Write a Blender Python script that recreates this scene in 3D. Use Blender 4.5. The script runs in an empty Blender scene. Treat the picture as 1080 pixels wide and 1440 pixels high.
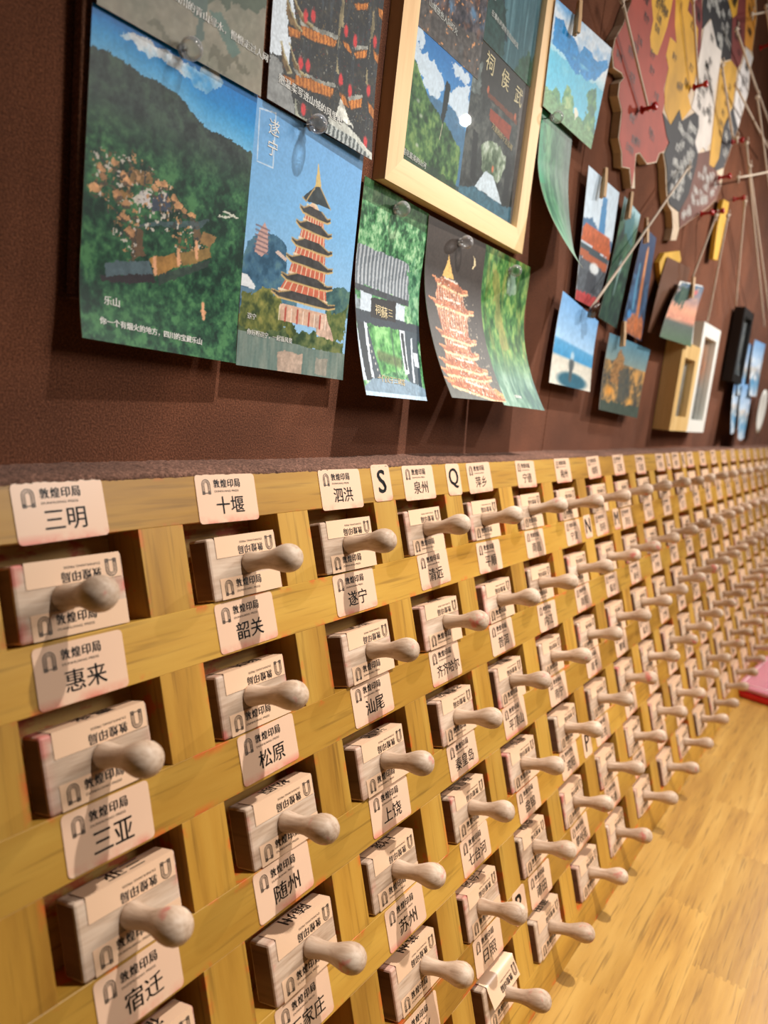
import bpy, bmesh, math, random
import numpy as np
from mathutils import Matrix, Vector

# ------------------------------------------------------------------ camera, world, lights, exposure
S = 0.1                                   # one lattice pitch = 10 cm
SC = bpy.context.scene
COL = SC.collection
random.seed(7)

cam_d = bpy.data.cameras.new('camera')
cam_d.sensor_fit = 'VERTICAL'
cam_d.sensor_height = 36.0
cam_d.lens = 36.0 * 1038.6 / 1440.0
cam_d.clip_start = 0.01
cam_d.dof.use_dof = True
cam_d.dof.focus_distance = 0.49
cam_d.dof.aperture_fstop = 7.8
cam = bpy.data.objects.new('camera', cam_d)
COL.objects.link(cam)
_r = Vector((0.57468, -0.81167, 0.10456)); _d = Vector((-0.07798, -0.18148, -0.9803)); _f = Vector((0.81466, 0.5552, -0.16759))
_m = Matrix(((_r.x, -_d.x, -_f.x), (_r.y, -_d.y, -_f.y), (_r.z, -_d.z, -_f.z))).to_4x4()
_m.translation = Vector((-1.5626, -3.0934, 0.5875)) * S
cam.matrix_world = _m
SC.camera = cam

SC.view_settings.view_transform = 'Standard'
SC.view_settings.look = 'None'
SC.view_settings.gamma = 1.0
SC.view_settings.use_curve_mapping = False
SC.view_settings.exposure = 0.0

w = bpy.data.worlds.new('room_light'); SC.world = w; w.use_nodes = True
w.node_tree.nodes['Background'].inputs[0].default_value = (1.0, 0.90, 0.80, 1)
w.node_tree.nodes['Background'].inputs[1].default_value = 0.025

def spot(name, loc, target, watts, radius, size=1.6, blend=0.6, col=(1.0, 0.935, 0.87)):
    l = bpy.data.lights.new(name, 'SPOT'); l.energy = watts; l.shadow_soft_size = radius
    l.spot_size = size; l.spot_blend = blend; l.color = col
    o = bpy.data.objects.new(name, l); COL.objects.link(o)
    o.location = Vector(loc) * S
    o.rotation_euler = (Vector(target) - Vector(loc)).to_track_quat('-Z', 'Y').to_euler()
    return o
spot('track_spot', (3.3, -4.5, 10.2), (4.6, -1.6, -4.5), 88, 0.013, math.radians(62), 1.0)
spot('track_spot.001', (15.6, -6.5, 7.3), (13.0, -1.0, -3.0), 44, 0.010, math.radians(120), 0.8)
spot('track_spot.002', (27.0, -5.5, 10.0), (22.0, -0.5, -3.0), 60, 0.02, 1.7)
spot('fill_light', (9.0, -13.0, 9.0), (3.0, 0.0, -0.5), 60, 0.30, 1.9)     # added soft fill light in front, towards the far end

# ------------------------------------------------------------------ helpers
def lin(c):
    c = np.asarray(c, float) / 255.0
    return np.where(c <= 0.04045, c / 12.92, ((c + 0.055) / 1.055) ** 2.4)
def rgb(*c): return tuple(lin(c)) + (1.0,)

def link(name, me, parent=None, mat=None):
    o = bpy.data.objects.new(name, me); COL.objects.link(o)
    if parent is not None: o.parent = parent
    if mat is not None and not me.materials: me.materials.append(mat)
    return o
def empty(name, loc=(0, 0, 0), label=None, cat=None, group=None, rot=None):
    o = bpy.data.objects.new(name, None); COL.objects.link(o)
    o.empty_display_size = 0.02
    o.location = Vector(loc) * S
    if rot: o.rotation_euler = rot
    tag(o, label, cat, group); return o
def tag(o, label=None, cat=None, group=None, kind=None):
    if label: o['label'] = label
    if cat: o['category'] = cat
    if group: o['group'] = group
    if kind: o['kind'] = kind
    return o
def mesh(name, verts, faces, smooth=False):
    """verts in lattice units"""
    me = bpy.data.meshes.new(name)
    me.from_pydata([tuple(S * c for c in v) for v in verts], [], faces)
    if smooth: me.polygons.foreach_set('use_smooth', [True] * len(me.polygons))
    me.update(); return me
def box_mesh(name, lo, hi, bevel=0.0, seg=1):
    bm = bmesh.new()
    x0, y0, z0 = lo; x1, y1, z1 = hi
    vs = [bm.verts.new((x * S, y * S, z * S)) for x in (x0, x1) for y in (y0, y1) for z in (z0, z1)]
    for f in ((0, 1, 3, 2), (4, 6, 7, 5), (0, 4, 5, 1), (2, 3, 7, 6), (0, 2, 6, 4), (1, 5, 7, 3)):
        bm.faces.new([vs[i] for i in f])
    bmesh.ops.recalc_face_normals(bm, faces=bm.faces)
    if bevel: bmesh.ops.bevel(bm, geom=list(bm.edges), offset=bevel * S, segments=seg, profile=0.5, affect='EDGES')
    me = bpy.data.meshes.new(name); bm.to_mesh(me); bm.free(); return me
def prism_mesh(name, poly, y0, y1, bevel=0.0):
    """polygon in (x, z), extruded from y0 (front) to y1 (back)"""
    bm = bmesh.new()
    vs = [bm.verts.new((x * S, y0 * S, z * S)) for x, z in poly]
    f = bm.faces.new(vs)
    r = bmesh.ops.extrude_face_region(bm, geom=[f])
    bmesh.ops.translate(bm, vec=(0, (y1 - y0) * S, 0), verts=[v for v in r['geom'] if isinstance(v, bmesh.types.BMVert)])
    bmesh.ops.recalc_face_normals(bm, faces=bm.faces)
    me = bpy.data.meshes.new(name); bm.to_mesh(me); bm.free(); return me
def round_rect(x0, x1, z0, z1, r, n=4):
    out = []
    for cx, cz, a0 in ((x1 - r, z1 - r, 0), (x0 + r, z1 - r, 90), (x0 + r, z0 + r, 180), (x1 - r, z0 + r, 270)):
        for k in range(n + 1):
            a = math.radians(a0 + 90.0 * k / n); out.append((cx + r * math.cos(a), cz + r * math.sin(a)))
    return out
def lathe_mesh(name, prof, n=24, axis='-y'):
    """profile (distance along the axis, radius)"""
    vs = []; fs = []
    for d, r in prof:
        for k in range(n):
            a = 2 * math.pi * k / n
            vs.append((r * math.cos(a), -d, r * math.sin(a)))
    m = len(prof)
    for i in range(m - 1):
        for k in range(n):
            k2 = (k + 1) % n
            fs.append((i * n + k, i * n + k2, (i + 1) * n + k2, (i + 1) * n + k))
    fs.append(tuple(range(n - 1, -1, -1))); fs.append(tuple((m - 1) * n + k for k in range(n)))
    me = mesh(name, vs, fs, True)
    bm = bmesh.new(); bm.from_mesh(me); bmesh.ops.recalc_face_normals(bm, faces=bm.faces); bm.to_mesh(me); bm.free()
    me.polygons.foreach_set('use_smooth', [True] * len(me.polygons))
    return me
def tube_mesh(name, pts, r, n=8):
    """round tube along points (lattice units)"""
    P = [Vector(p) for p in pts]; vs = []; fs = []
    up = Vector((0.13, 0.9, 0.41))
    for i, p in enumerate(P):
        t = (P[min(i + 1, len(P) - 1)] - P[max(i - 1, 0)]).normalized()
        a = t.cross(up).normalized(); b = t.cross(a)
        rr = r[i] if isinstance(r, (list, tuple)) else r
        for k in range(n):
            q = p + a * rr * math.cos(2 * math.pi * k / n) + b * rr * math.sin(2 * math.pi * k / n)
            vs.append(tuple(q))
    for i in range(len(P) - 1):
        for k in range(n):
            k2 = (k + 1) % n
            fs.append((i * n + k, (i + 1) * n + k, (i + 1) * n + k2, i * n + k2))
    fs.append(tuple(range(n))); fs.append(tuple((len(P) - 1) * n + k for k in range(n - 1, -1, -1)))
    return mesh(name, vs, fs, True)
def join(name, *mes):
    """join meshes (with optional offset) into one mesh of one part; each argument a mesh or (mesh, Matrix)"""
    bm = bmesh.new()
    for q in mes:
        me, M = q if isinstance(q, tuple) else (q, None)
        b2 = bmesh.new(); b2.from_mesh(me)
        if M is not None: b2.transform(M)
        t = bpy.data.meshes.new('t'); b2.to_mesh(t); b2.free(); bm.from_mesh(t); bpy.data.meshes.remove(t)
    me = bpy.data.meshes.new(name); bm.to_mesh(me); bm.free(); return me

# ------------------------------------------------------------------ materials (all node based)
class NT:
    def __init__(s, name):
        s.m = bpy.data.materials.new(name); s.m.use_nodes = True; s.t = s.m.node_tree
        s.b = s.t.nodes['Principled BSDF']
    def n(s, typ, **kw):
        q = s.t.nodes.new(typ)
        for k, v in kw.items():
            if k.startswith('i_'): q.inputs[k[2:].replace('_', ' ')].default_value = v
            else: setattr(q, k, v)
        return q
    def l(s, a, b): s.t.links.new(a, b)
    def math(s, op, a, b=None, c=None, clamp=False):
        q = s.n('ShaderNodeMath', operation=op, use_clamp=clamp)
        for i, v in enumerate((a, b, c)):
            if v is None: continue
            if isinstance(v, (int, float)): q.inputs[i].default_value = v
            else: s.l(v, q.inputs[i])
        return q.outputs[0]
    def ramp(s, f, stops):
        q = s.n('ShaderNodeValToRGB'); e = q.color_ramp.elements
        while len(e) < len(stops): e.new(0.5)
        for k, (p, c) in enumerate(stops): e[k].position = p; e[k].color = c
        s.l(f, q.inputs[0]); return q.outputs[0]
    def mix(s, f, a, b, mode='MIX'):
        q = s.n('ShaderNodeMix', data_type='RGBA', blend_type=mode)
        for i, v in ((0, f), (6, a), (7, b)):
            if isinstance(v, (int, float, tuple)): q.inputs[i].default_value = v
            else: s.l(v, q.inputs[i])
        return q.outputs[2]
    def coords(s, scale, rnd=1.0):
        tc = s.n('ShaderNodeTexCoord'); oi = s.n('ShaderNodeObjectInfo')
        mp = s.n('ShaderNodeMapping'); mp.inputs['Scale'].default_value = scale
        ad = s.n('ShaderNodeVectorMath', operation='ADD')
        cx = s.n('ShaderNodeCombineXYZ')
        s.l(s.math('MULTIPLY', oi.outputs['Random'], 31.7 * rnd), cx.inputs[0]); s.l(s.math('MULTIPLY', oi.outputs['Random'], 17.3 * rnd), cx.inputs[1]); s.l(s.math('MULTIPLY', oi.outputs['Random'], 23.9 * rnd), cx.inputs[2])
        s.l(tc.outputs['Object'], mp.inputs['Vector']); s.l(mp.outputs[0], ad.inputs[0]); s.l(cx.outputs[0], ad.inputs[1])
        return ad.outputs[0], tc.outputs['Object'], oi.outputs['Random']
    def noise(s, v, scale, detail=4.0, rough=0.55, dist=0.0):
        q = s.n('ShaderNodeTexNoise'); q.inputs['Scale'].default_value = scale; q.inputs['Detail'].default_value = detail
        q.inputs['Roughness'].default_value = rough; q.inputs['Distortion'].default_value = dist
        s.l(v, q.inputs['Vector']); return q.outputs['Fac']
    def bump(s, h, strength, dist=0.001):
        q = s.n('ShaderNodeBump'); q.inputs['Strength'].default_value = strength; q.inputs['Distance'].default_value = dist
        s.l(h, q.inputs['Height']); s.l(q.outputs[0], s.b.inputs['Normal'])
    def out(s, col=None, rough=0.5, spec=0.5, **kw):
        if col is not None:
            if isinstance(col, tuple): s.b.inputs['Base Color'].default_value = col
            else: s.l(col, s.b.inputs['Base Color'])
        if isinstance(rough, (int, float)): s.b.inputs['Roughness'].default_value = rough
        else: s.l(rough, s.b.inputs['Roughness'])
        s.b.inputs['Specular IOR Level'].default_value = spec
        for k, v in kw.items(): s.b.inputs[k.replace('_', ' ')].default_value = v
        return s.m

def plain(name, c, rough=0.5, spec=0.5, **kw):
    n = NT(name); return n.out(rgb(*c), rough, spec, **kw)

def wood(name, dark, mid, light, axis, rough=0.42, rnd=0.12, ring=6.0, pore=0.5, stain=None, sc=1.0, blot=False):
    """varnished board, grain along axis 'x','y' or 'z' of the piece"""
    n = NT(name)
    long_ = 1.6 * sc; cross = 16.0 * sc
    sc3 = {'x': (long_, cross, cross), 'y': (cross, long_, cross), 'z': (cross, cross, long_)}[axis]
    v, raw, r = n.coords(sc3)
    big = n.noise(v, 0.45 * ring / 6.0, 3, 0.5, 0.4)
    band = n.math('FRACT', n.math('MULTIPLY', big, ring))
    band = n.math('ABSOLUTE', n.math('SUBTRACT', n.math('MULTIPLY', band, 2.0), 1.0))
    fine = n.noise(v, 5.0, 5, 0.65)
    f = n.math('ADD', n.math('MULTIPLY', band, 0.45), n.math('MULTIPLY', fine, 0.75), None, True)
    c = n.ramp(f, [(0.15, rgb(*dark)), (0.55, rgb(*mid)), (0.95, rgb(*light))])
    sc4 = {'x': (14, 330, 330), 'y': (330, 14, 330), 'z': (330, 330, 14)}[axis]
    v2, _, _ = n.coords(tuple(q * sc for q in sc4))
    p = n.noise(v2, 1.0, 2, 0.5)
    pm = n.ramp(p, [(0.56, (0, 0, 0, 1)), (0.70, (1, 1, 1, 1))])
    c = n.mix(n.math('MULTIPLY', pm, pore), c, rgb(*[q * 0.72 for q in dark]))
    hsv = n.n('ShaderNodeHueSaturation'); n.l(c, hsv.inputs['Color'])
    n.l(n.math('ADD', n.math('MULTIPLY', r, 2 * rnd), 1.0 - rnd), hsv.inputs['Value'])
    c = hsv.outputs[0]
    if stain:
        sp = n.n('ShaderNodeSeparateXYZ'); n.l(raw, sp.inputs[0])
        q = n.math('ABSOLUTE', sp.outputs[{'x': 0, 'y': 1, 'z': 2}[stain[0]]])
        edge = n.n('ShaderNodeMapRange'); n.l(q, edge.inputs[0])
        edge.inputs[1].default_value = stain[1] * S; edge.inputs[2].default_value = stain[2] * S
        v3, _, _ = n.coords((1, 1, 1))
        nz = n.noise(v3, 60.0, 3, 0.6)
        k = n.math('MULTIPLY', edge.outputs[0], n.ramp(nz, [(0.55, (0, 0, 0, 1)), (0.63, (1, 1, 1, 1))]))
        c = n.mix(n.math('MULTIPLY', k, 0.6), c, rgb(214, 66, 30))
    if blot:                                  # red ink blotches left by the stamps
        v5, _, _ = n.coords((30, 30, 60), 0.0)
        c = n.mix(n.math('MULTIPLY', n.ramp(n.noise(v5, 1.4, 4, 0.65), [(0.52, (0, 0, 0, 1)), (0.62, (1, 1, 1, 1))]), 0.75), c, rgb(178, 54, 30))
    n.bump(n.math('ADD', n.math('MULTIPLY', p, -0.6), fine), 0.12, 0.0005)
    return n.out(c, rough, 0.45)

YD, YM, YL = (130, 88, 26), (174, 128, 46), (192, 150, 64)
M_rail = wood('varnished_rail', YD, YM, YL, 'x', pore=0.42, ring=5.0, stain=('z', 0.105, 0.15))
M_post = wood('varnished_upright', (136, 92, 28), (178, 132, 50), (194, 152, 66), 'z', pore=0.42, ring=5.0, stain=('x', 0.10, 0.145))
M_back = wood('back_board', (140, 100, 44), (178, 138, 70), (200, 162, 92), 'x', rough=0.6, blot=True)
M_stave = wood('table_stave', (146, 104, 44), (176, 134, 62), (190, 150, 78), 'x', rough=0.36, rnd=0.085, pore=0.55, sc=1.3)
M_pine = wood('pine_frame', (214, 178, 122), (232, 202, 150), (238, 212, 166), 'x', rough=0.5, rnd=0.02, pore=0.15)
M_pine_z = wood('pine_frame_side', (206, 162, 112), (226, 190, 140), (234, 204, 156), 'z', rough=0.5, rnd=0.02, pore=0.15)
M_tan = wood('small_frame_wood', (196, 158, 96), (216, 180, 118), (228, 196, 138), 'z', rough=0.5, rnd=0.02, pore=0.15)
M_peg = wood('peg_wood', (170, 128, 84), (200, 160, 112), (220, 184, 138), 'z', rough=0.6, rnd=0.05, pore=0.2)
M_white = plain('white_frame_paint', (232, 232, 226), 0.45)
M_black = plain('black_frame_paint', (24, 22, 22), 0.4)
M_brass = plain('steel_clip', (120, 110, 100), 0.35, 0.5, Metallic=0.9)

def beech(name, axis, stain=True, handle=False):
    n = NT(name)
    s_ = {'x': (9, 90, 90), 'y': (90, 9, 90)}[axis]
    v, raw, r = n.coords(s_)
    a = n.noise(v, 1.3, 4, 0.6, 0.5); b = n.noise(v, 5.0, 3, 0.6)
    f = n.math('ADD', n.math('MULTIPLY', a, 0.6), n.math('MULTIPLY', b, 0.4))
    c = n.ramp(f, [(0.36, rgb(166, 138, 114)), (0.5, rgb(198, 172, 148)), (0.64, rgb(216, 194, 172))])
    hsv = n.n('ShaderNodeHueSaturation'); n.l(c, hsv.inputs['Color'])
    n.l(n.math('ADD', n.math('MULTIPLY', r, 0.16), 0.90), hsv.inputs['Value']); c = hsv.outputs[0]
    v3, _, _ = n.coords((1, 1, 1))
    nz = n.noise(v3, 55.0 if handle else 40.0, 3, 0.62)
    k = n.ramp(nz, [(0.60 if handle else 0.54, (0, 0, 0, 1)), (0.68 if handle else 0.64, (1, 1, 1, 1))])
    sp = n.n('ShaderNodeSeparateXYZ'); n.l(raw, sp.inputs[0])
    e = n.n('ShaderNodeMapRange')
    if handle:                                   # inky fingerprints on the knob end
        n.l(n.math('MULTIPLY', sp.outputs[1], -1.0), e.inputs[0]); e.inputs[1].default_value = 0.22 * S; e.inputs[2].default_value = 0.30 * S
    else:                                        # ink round the rim of the block
        ex = n.math('MULTIPLY', n.math('SUBTRACT', n.math('ABSOLUTE', sp.outputs[0]), 0.27 * S), 1.0)
        ez = n.math('SUBTRACT', n.math('ABSOLUTE', n.math('SUBTRACT', sp.outputs[2], 0.1725 * S)), 0.1725 * S)
        n.l(n.math('MAXIMUM', ex, ez), e.inputs[0]); e.inputs[1].default_value = -0.06 * S; e.inputs[2].default_value = -0.004 * S
    k = n.math('MULTIPLY', k, e.outputs[0])
    c = n.mix(n.math('MULTIPLY', k, 0.62), c, rgb(206, 70, 72))
    if not handle:                               # pink wash where the ink crept up the grain
        w_ = n.ramp(n.noise(v3, 9.0, 3, 0.6), [(0.45, (0, 0, 0, 1)), (0.7, (1, 1, 1, 1))])
        c = n.mix(n.math('MULTIPLY', n.math('MULTIPLY', w_, e.outputs[0]), 0.45), c, rgb(206, 120, 112))
    n.bump(b, 0.10, 0.0004)
    return n.out(c, 0.55, 0.35)
M_block = beech('beech_block', 'x'); M_end = wood('beech_end_grain_shaded', (84, 58, 46), (116, 84, 66), (138, 104, 84), 'y', rough=0.7, rnd=0.1, pore=0.3); M_handle = beech('beech_handle', 'y', handle=True)  # M_end: end grain, toned darker so the block sides carry their shade

def sticker(name):
    n = NT(name)
    v, raw, r = n.coords((1, 1, 1))
    sp = n.n('ShaderNodeSeparateXYZ'); n.l(raw, sp.inputs[0])
    e = n.n('ShaderNodeMapRange'); n.l(n.math('MULTIPLY', sp.outputs[2], -1.0), e.inputs[0]); e.inputs[1].default_value = 0.225 * S; e.inputs[2].default_value = 0.272 * S
    k = n.ramp(n.noise(v, 45.0, 4, 0.65), [(0.42, (0, 0, 0, 1)), (0.60, (1, 1, 1, 1))])
    c = n.mix(n.math('MULTIPLY', n.math('MULTIPLY', k, e.outputs[0]), 0.7), rgb(230, 192, 162), rgb(216, 90, 74))
    hsv = n.n('ShaderNodeHueSaturation'); n.l(c, hsv.inputs['Color']); n.l(n.math('ADD', n.math('MULTIPLY', r, 0.06), 0.97), hsv.inputs['Value'])
    n.bump(n.noise(v, 70.0, 2), 0.05, 0.0004)
    return n.out(hsv.outputs[0], 0.32, 0.5)
M_tag = sticker('sticker_paper')
M_label = plain('block_label_paper', (230, 192, 158), 0.36)
M_ink = plain('printed_black', (26, 24, 24), 0.45)
M_ink2 = plain('printed_soft_black', (52, 44, 40), 0.5)
M_print_white = plain('printed_white', (226, 226, 220), 0.45)
M_print_gold = plain('printed_gold', (214, 196, 150), 0.45)

def felt(name, base=(108, 66, 46), tuft=900.0, bmp=0.7):
    n = NT(name)
    v, raw, r = n.coords((1, 1, 1), 0.0)
    f1 = n.noise(v, tuft, 3, 0.75); f2 = n.noise(v, 14.0, 3, 0.5)
    f = n.math('ADD', n.math('MULTIPLY', f1, 0.75), n.math('MULTIPLY', f2, 0.25))
    c = n.ramp(f, [(0.34, rgb(*[q * 0.62 for q in base])), (0.52, rgb(*base)), (0.72, rgb(*[min(255, q * 1.42 + 6) for q in base]))])
    n.bump(f1, bmp, 0.0012)
    return n.out(c, 0.95, 0.1, Sheen_Weight=0.04, Sheen_Roughness=0.6)
M_felt = felt('brown_felt'); M_felt_edge = felt('brown_felt_edge', (112, 76, 60)); M_fuzz = felt('brown_felt_fuzz', (116, 84, 70), 520.0, 1.0)

def vcol(name, rough, spec=0.5, coat=0.0):
    n = NT(name); a = n.n('ShaderNodeAttribute'); a.attribute_name = 'Col'
    return n.out(a.outputs['Color'], rough, spec, Coat_Weight=coat)
M_card = vcol('printed_card', 0.45, 0.22); M_card_glass = vcol('print_behind_glass', 0.5, 0.3)
def glass(name, col=(1, 1, 1), rough=0.0):
    n = NT(name); return n.out(rgb(*[int(255 * c) for c in col]), rough, 0.5, Transmission_Weight=1.0, IOR=1.45)
M_clear = glass('clear_acrylic'); M_red_plastic = plain('red_plastic', (176, 22, 22), 0.3)
M_string = plain('cotton_string', (206, 190, 172), 0.85, 0.2)
M_plate = wood('map_plywood', (186, 162, 132), (208, 186, 158), (220, 200, 174), 'x', rough=0.6, rnd=0.02, pore=0.2)
def pane_mat(name):
    n = NT(name); t = n.t
    g = n.n('ShaderNodeNewGeometry'); dt = n.n('ShaderNodeVectorMath', operation='DOT_PRODUCT')
    n.l(g.outputs['Normal'], dt.inputs[0]); n.l(g.outputs['Incoming'], dt.inputs[1])
    k = n.math('POWER', n.math('SUBTRACT', 1.0, n.math('ABSOLUTE', dt.outputs['Value'])), 5.0)
    k = n.math('ADD', n.math('MULTIPLY', k, 0.9), 0.022, None, True)
    tr = n.n('ShaderNodeBsdfTransparent'); tr.inputs[0].default_value = (0.975, 0.985, 0.985, 1)
    gl = n.n('ShaderNodeBsdfGlossy'); gl.inputs['Roughness'].default_value = 0.01
    mx = n.n('ShaderNodeMixShader'); n.l(k, mx.inputs[0]); n.l(tr.outputs[0], mx.inputs[1]); n.l(gl.outputs[0], mx.inputs[2])
    n.l(mx.outputs[0], t.nodes['Material Output'].inputs[0]); return n.m
M_pane = pane_mat('clear_pane')
def pin_mat(name):
    n = NT(name); t = n.t
    tr = n.n('ShaderNodeBsdfTransparent'); tr.inputs[0].default_value = (0.93, 0.94, 0.95, 1)
    gl = n.n('ShaderNodeBsdfGlossy'); gl.inputs['Roughness'].default_value = 0.08
    g = n.n('ShaderNodeBsdfGlass'); g.inputs['IOR'].default_value = 1.3; g.inputs['Roughness'].default_value = 0.05
    df = n.n('ShaderNodeBsdfDiffuse'); df.inputs[0].default_value = (0.9, 0.9, 0.92, 1)
    lw = n.n('ShaderNodeLayerWeight'); lw.inputs[0].default_value = 0.35
    m1 = n.n('ShaderNodeMixShader'); m1.inputs[0].default_value = 0.35; n.l(tr.outputs[0], m1.inputs[1]); n.l(g.outputs[0], m1.inputs[2])
    m2 = n.n('ShaderNodeMixShader'); n.l(n.math('MULTIPLY', lw.outputs['Facing'], 0.45), m2.inputs[0]); n.l(m1.outputs[0], m2.inputs[1]); n.l(df.outputs[0], m2.inputs[2])
    m3 = n.n('ShaderNodeMixShader'); n.l(n.math('MULTIPLY', lw.outputs['Fresnel'], 0.6), m3.inputs[0]); n.l(m2.outputs[0], m3.inputs[1]); n.l(gl.outputs[0], m3.inputs[2])
    n.l(m3.outputs[0], t.nodes['Material Output'].inputs[0]); return n.m
M_pin = pin_mat('clear_pin_plastic')

# ------------------------------------------------------------------ the setting: felt wall, felt ledge
wall = empty('wall_back'); wall['kind'] = 'structure'
for x0, x1 in ((-4.0, 6.50), (6.512, 18.0), (18.012, 34.0)):
    link('felt_panel', box_mesh('felt_panel', (x0, 0.30, -0.2), (x1, 0.9, 15.0), 0.004), wall, M_felt)
link('wall_base', box_mesh('wall_base', (-6.0, 0.31, -12.0), (40.0, 0.9, -0.2)), wall, plain('plaster', (196, 186, 170), 0.8))
fl = link('floor', box_mesh('floor', (-6.0, -25.0, -12.3), (40.0, 0.9, -12.0)), None, wood('floor_boards', (96, 70, 46), (128, 96, 64), (150, 116, 80), 'x')); tag(fl, kind='structure')
# the rolled felt ledge between the wall and the rack's top rail
_vs = []; _fs = []
_prof = [(0.33, 0.040), (0.24, 0.034), (0.14, 0.036), (0.06, 0.034), (0.015, 0.022), (-0.004, 0.004), (0.004, -0.022), (0.03, -0.02)]
_xs = np.concatenate([np.arange(-4.0, 5.0, 0.022), np.arange(5.0, 34.0, 0.08)])
_rg = np.random.RandomState(3); _nz = _rg.normal(0, 1, (len(_xs), len(_prof)))
for i, x in enumerate(_xs):
    for k, (y, z) in enumerate(_prof):
        a = 0.005 if 0 < k < 5 else 0.0015
        _vs.append((x, y + a * _nz[i, k], z + a * _nz[i, -1 - k] + 0.006 * math.sin(x * 2.1)))
_n = len(_prof)
for i in range(len(_xs) - 1):
    for k in range(_n - 1):
        _fs.append((i * _n + k, (i + 1) * _n + k, (i + 1) * _n + k + 1, i * _n + k + 1))
tag(link('trim_1', mesh('trim_1', _vs, _fs, True), None, M_fuzz), kind='structure')

# ------------------------------------------------------------------ the table of finger-jointed staves
ANG = math.radians(17.966); CA, SA = math.cos(ANG), math.sin(ANG)
ZT = 0.2534; W_, Q_, H_ = 0.71774, 0.73674, 0.44419
TZ = -4.456
table = empty('table', (5.0, -3.0, TZ - 0.3), 'yellow varnished butcher-block table top below the stamp rack', 'table')
def zig(n, x, amp, ya, yb, rev=False):
    pts = []
    for k in range(n):
        y = ya + (yb - ya) * k / n; y2 = ya + (yb - ya) * (k + 1) / n
        pts.append((x - amp if k % 2 else x + amp, y + (y2 - y) * 0.08)); pts.append((x - amp if k % 2 else x + amp, y2 - (y2 - y) * 0.08))
    pts[0] = (pts[0][0], ya); pts[-1] = (pts[-1][0], yb)
    return pts
_rg = random.Random(5)
for row in range(-2, 9):
    ya = -1.42 - 0.47 * row; yb = ya - 0.47
    x = -3.0 - _rg.random() * 2; cuts = [x]
    if row == 0: cuts = [-3.2, -0.4, 1.9, 4.55, 7.4, 10.3, 13.6, 17.0, 21.0, 25.5, 30.0]
    elif row == 1: cuts = [-3.2, 0.3, 3.1, 6.3, 8.9, 12.2, 15.0, 18.5, 23.0, 27.0, 30.0]
    else:
        while cuts[-1] < 29.5: cuts.append(min(30.0, cuts[-1] + 1.8 + 2.6 * _rg.random()))
    for c0, c1 in zip(cuts[:-1], cuts[1:]):
        g = 0.0; amp = 0.022
        left = zig(14, c0 + g, amp, yb + g, ya - g); right = zig(14, c1 - g, amp, yb + g, ya - g)
        poly = left[::-1] + right
        xm, ym = (c0 + c1) / 2, (ya + yb) / 2
        dz = _rg.uniform(-0.0001, 0.0001)
        n = len(poly)
        vs = [(px - xm, py - ym, 0.3) for px, py in poly] + [(px - xm, py - ym, 0.0) for px, py in poly]
        fs = [tuple(range(n)), tuple(range(2 * n - 1, n - 1, -1))] + [(k, k + n, (k + 1) % n + n, (k + 1) % n) for k in range(n)]
        me = mesh('stave', vs, fs)
        bm = bmesh.new(); bm.from_mesh(me); bmesh.ops.recalc_face_normals(bm, faces=bm.faces); bm.to_mesh(me); bm.free()
        o = link('stave', me, table, M_stave); o.location = Vector((xm - 5.0, ym + 3.0, dz)) * S

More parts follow.
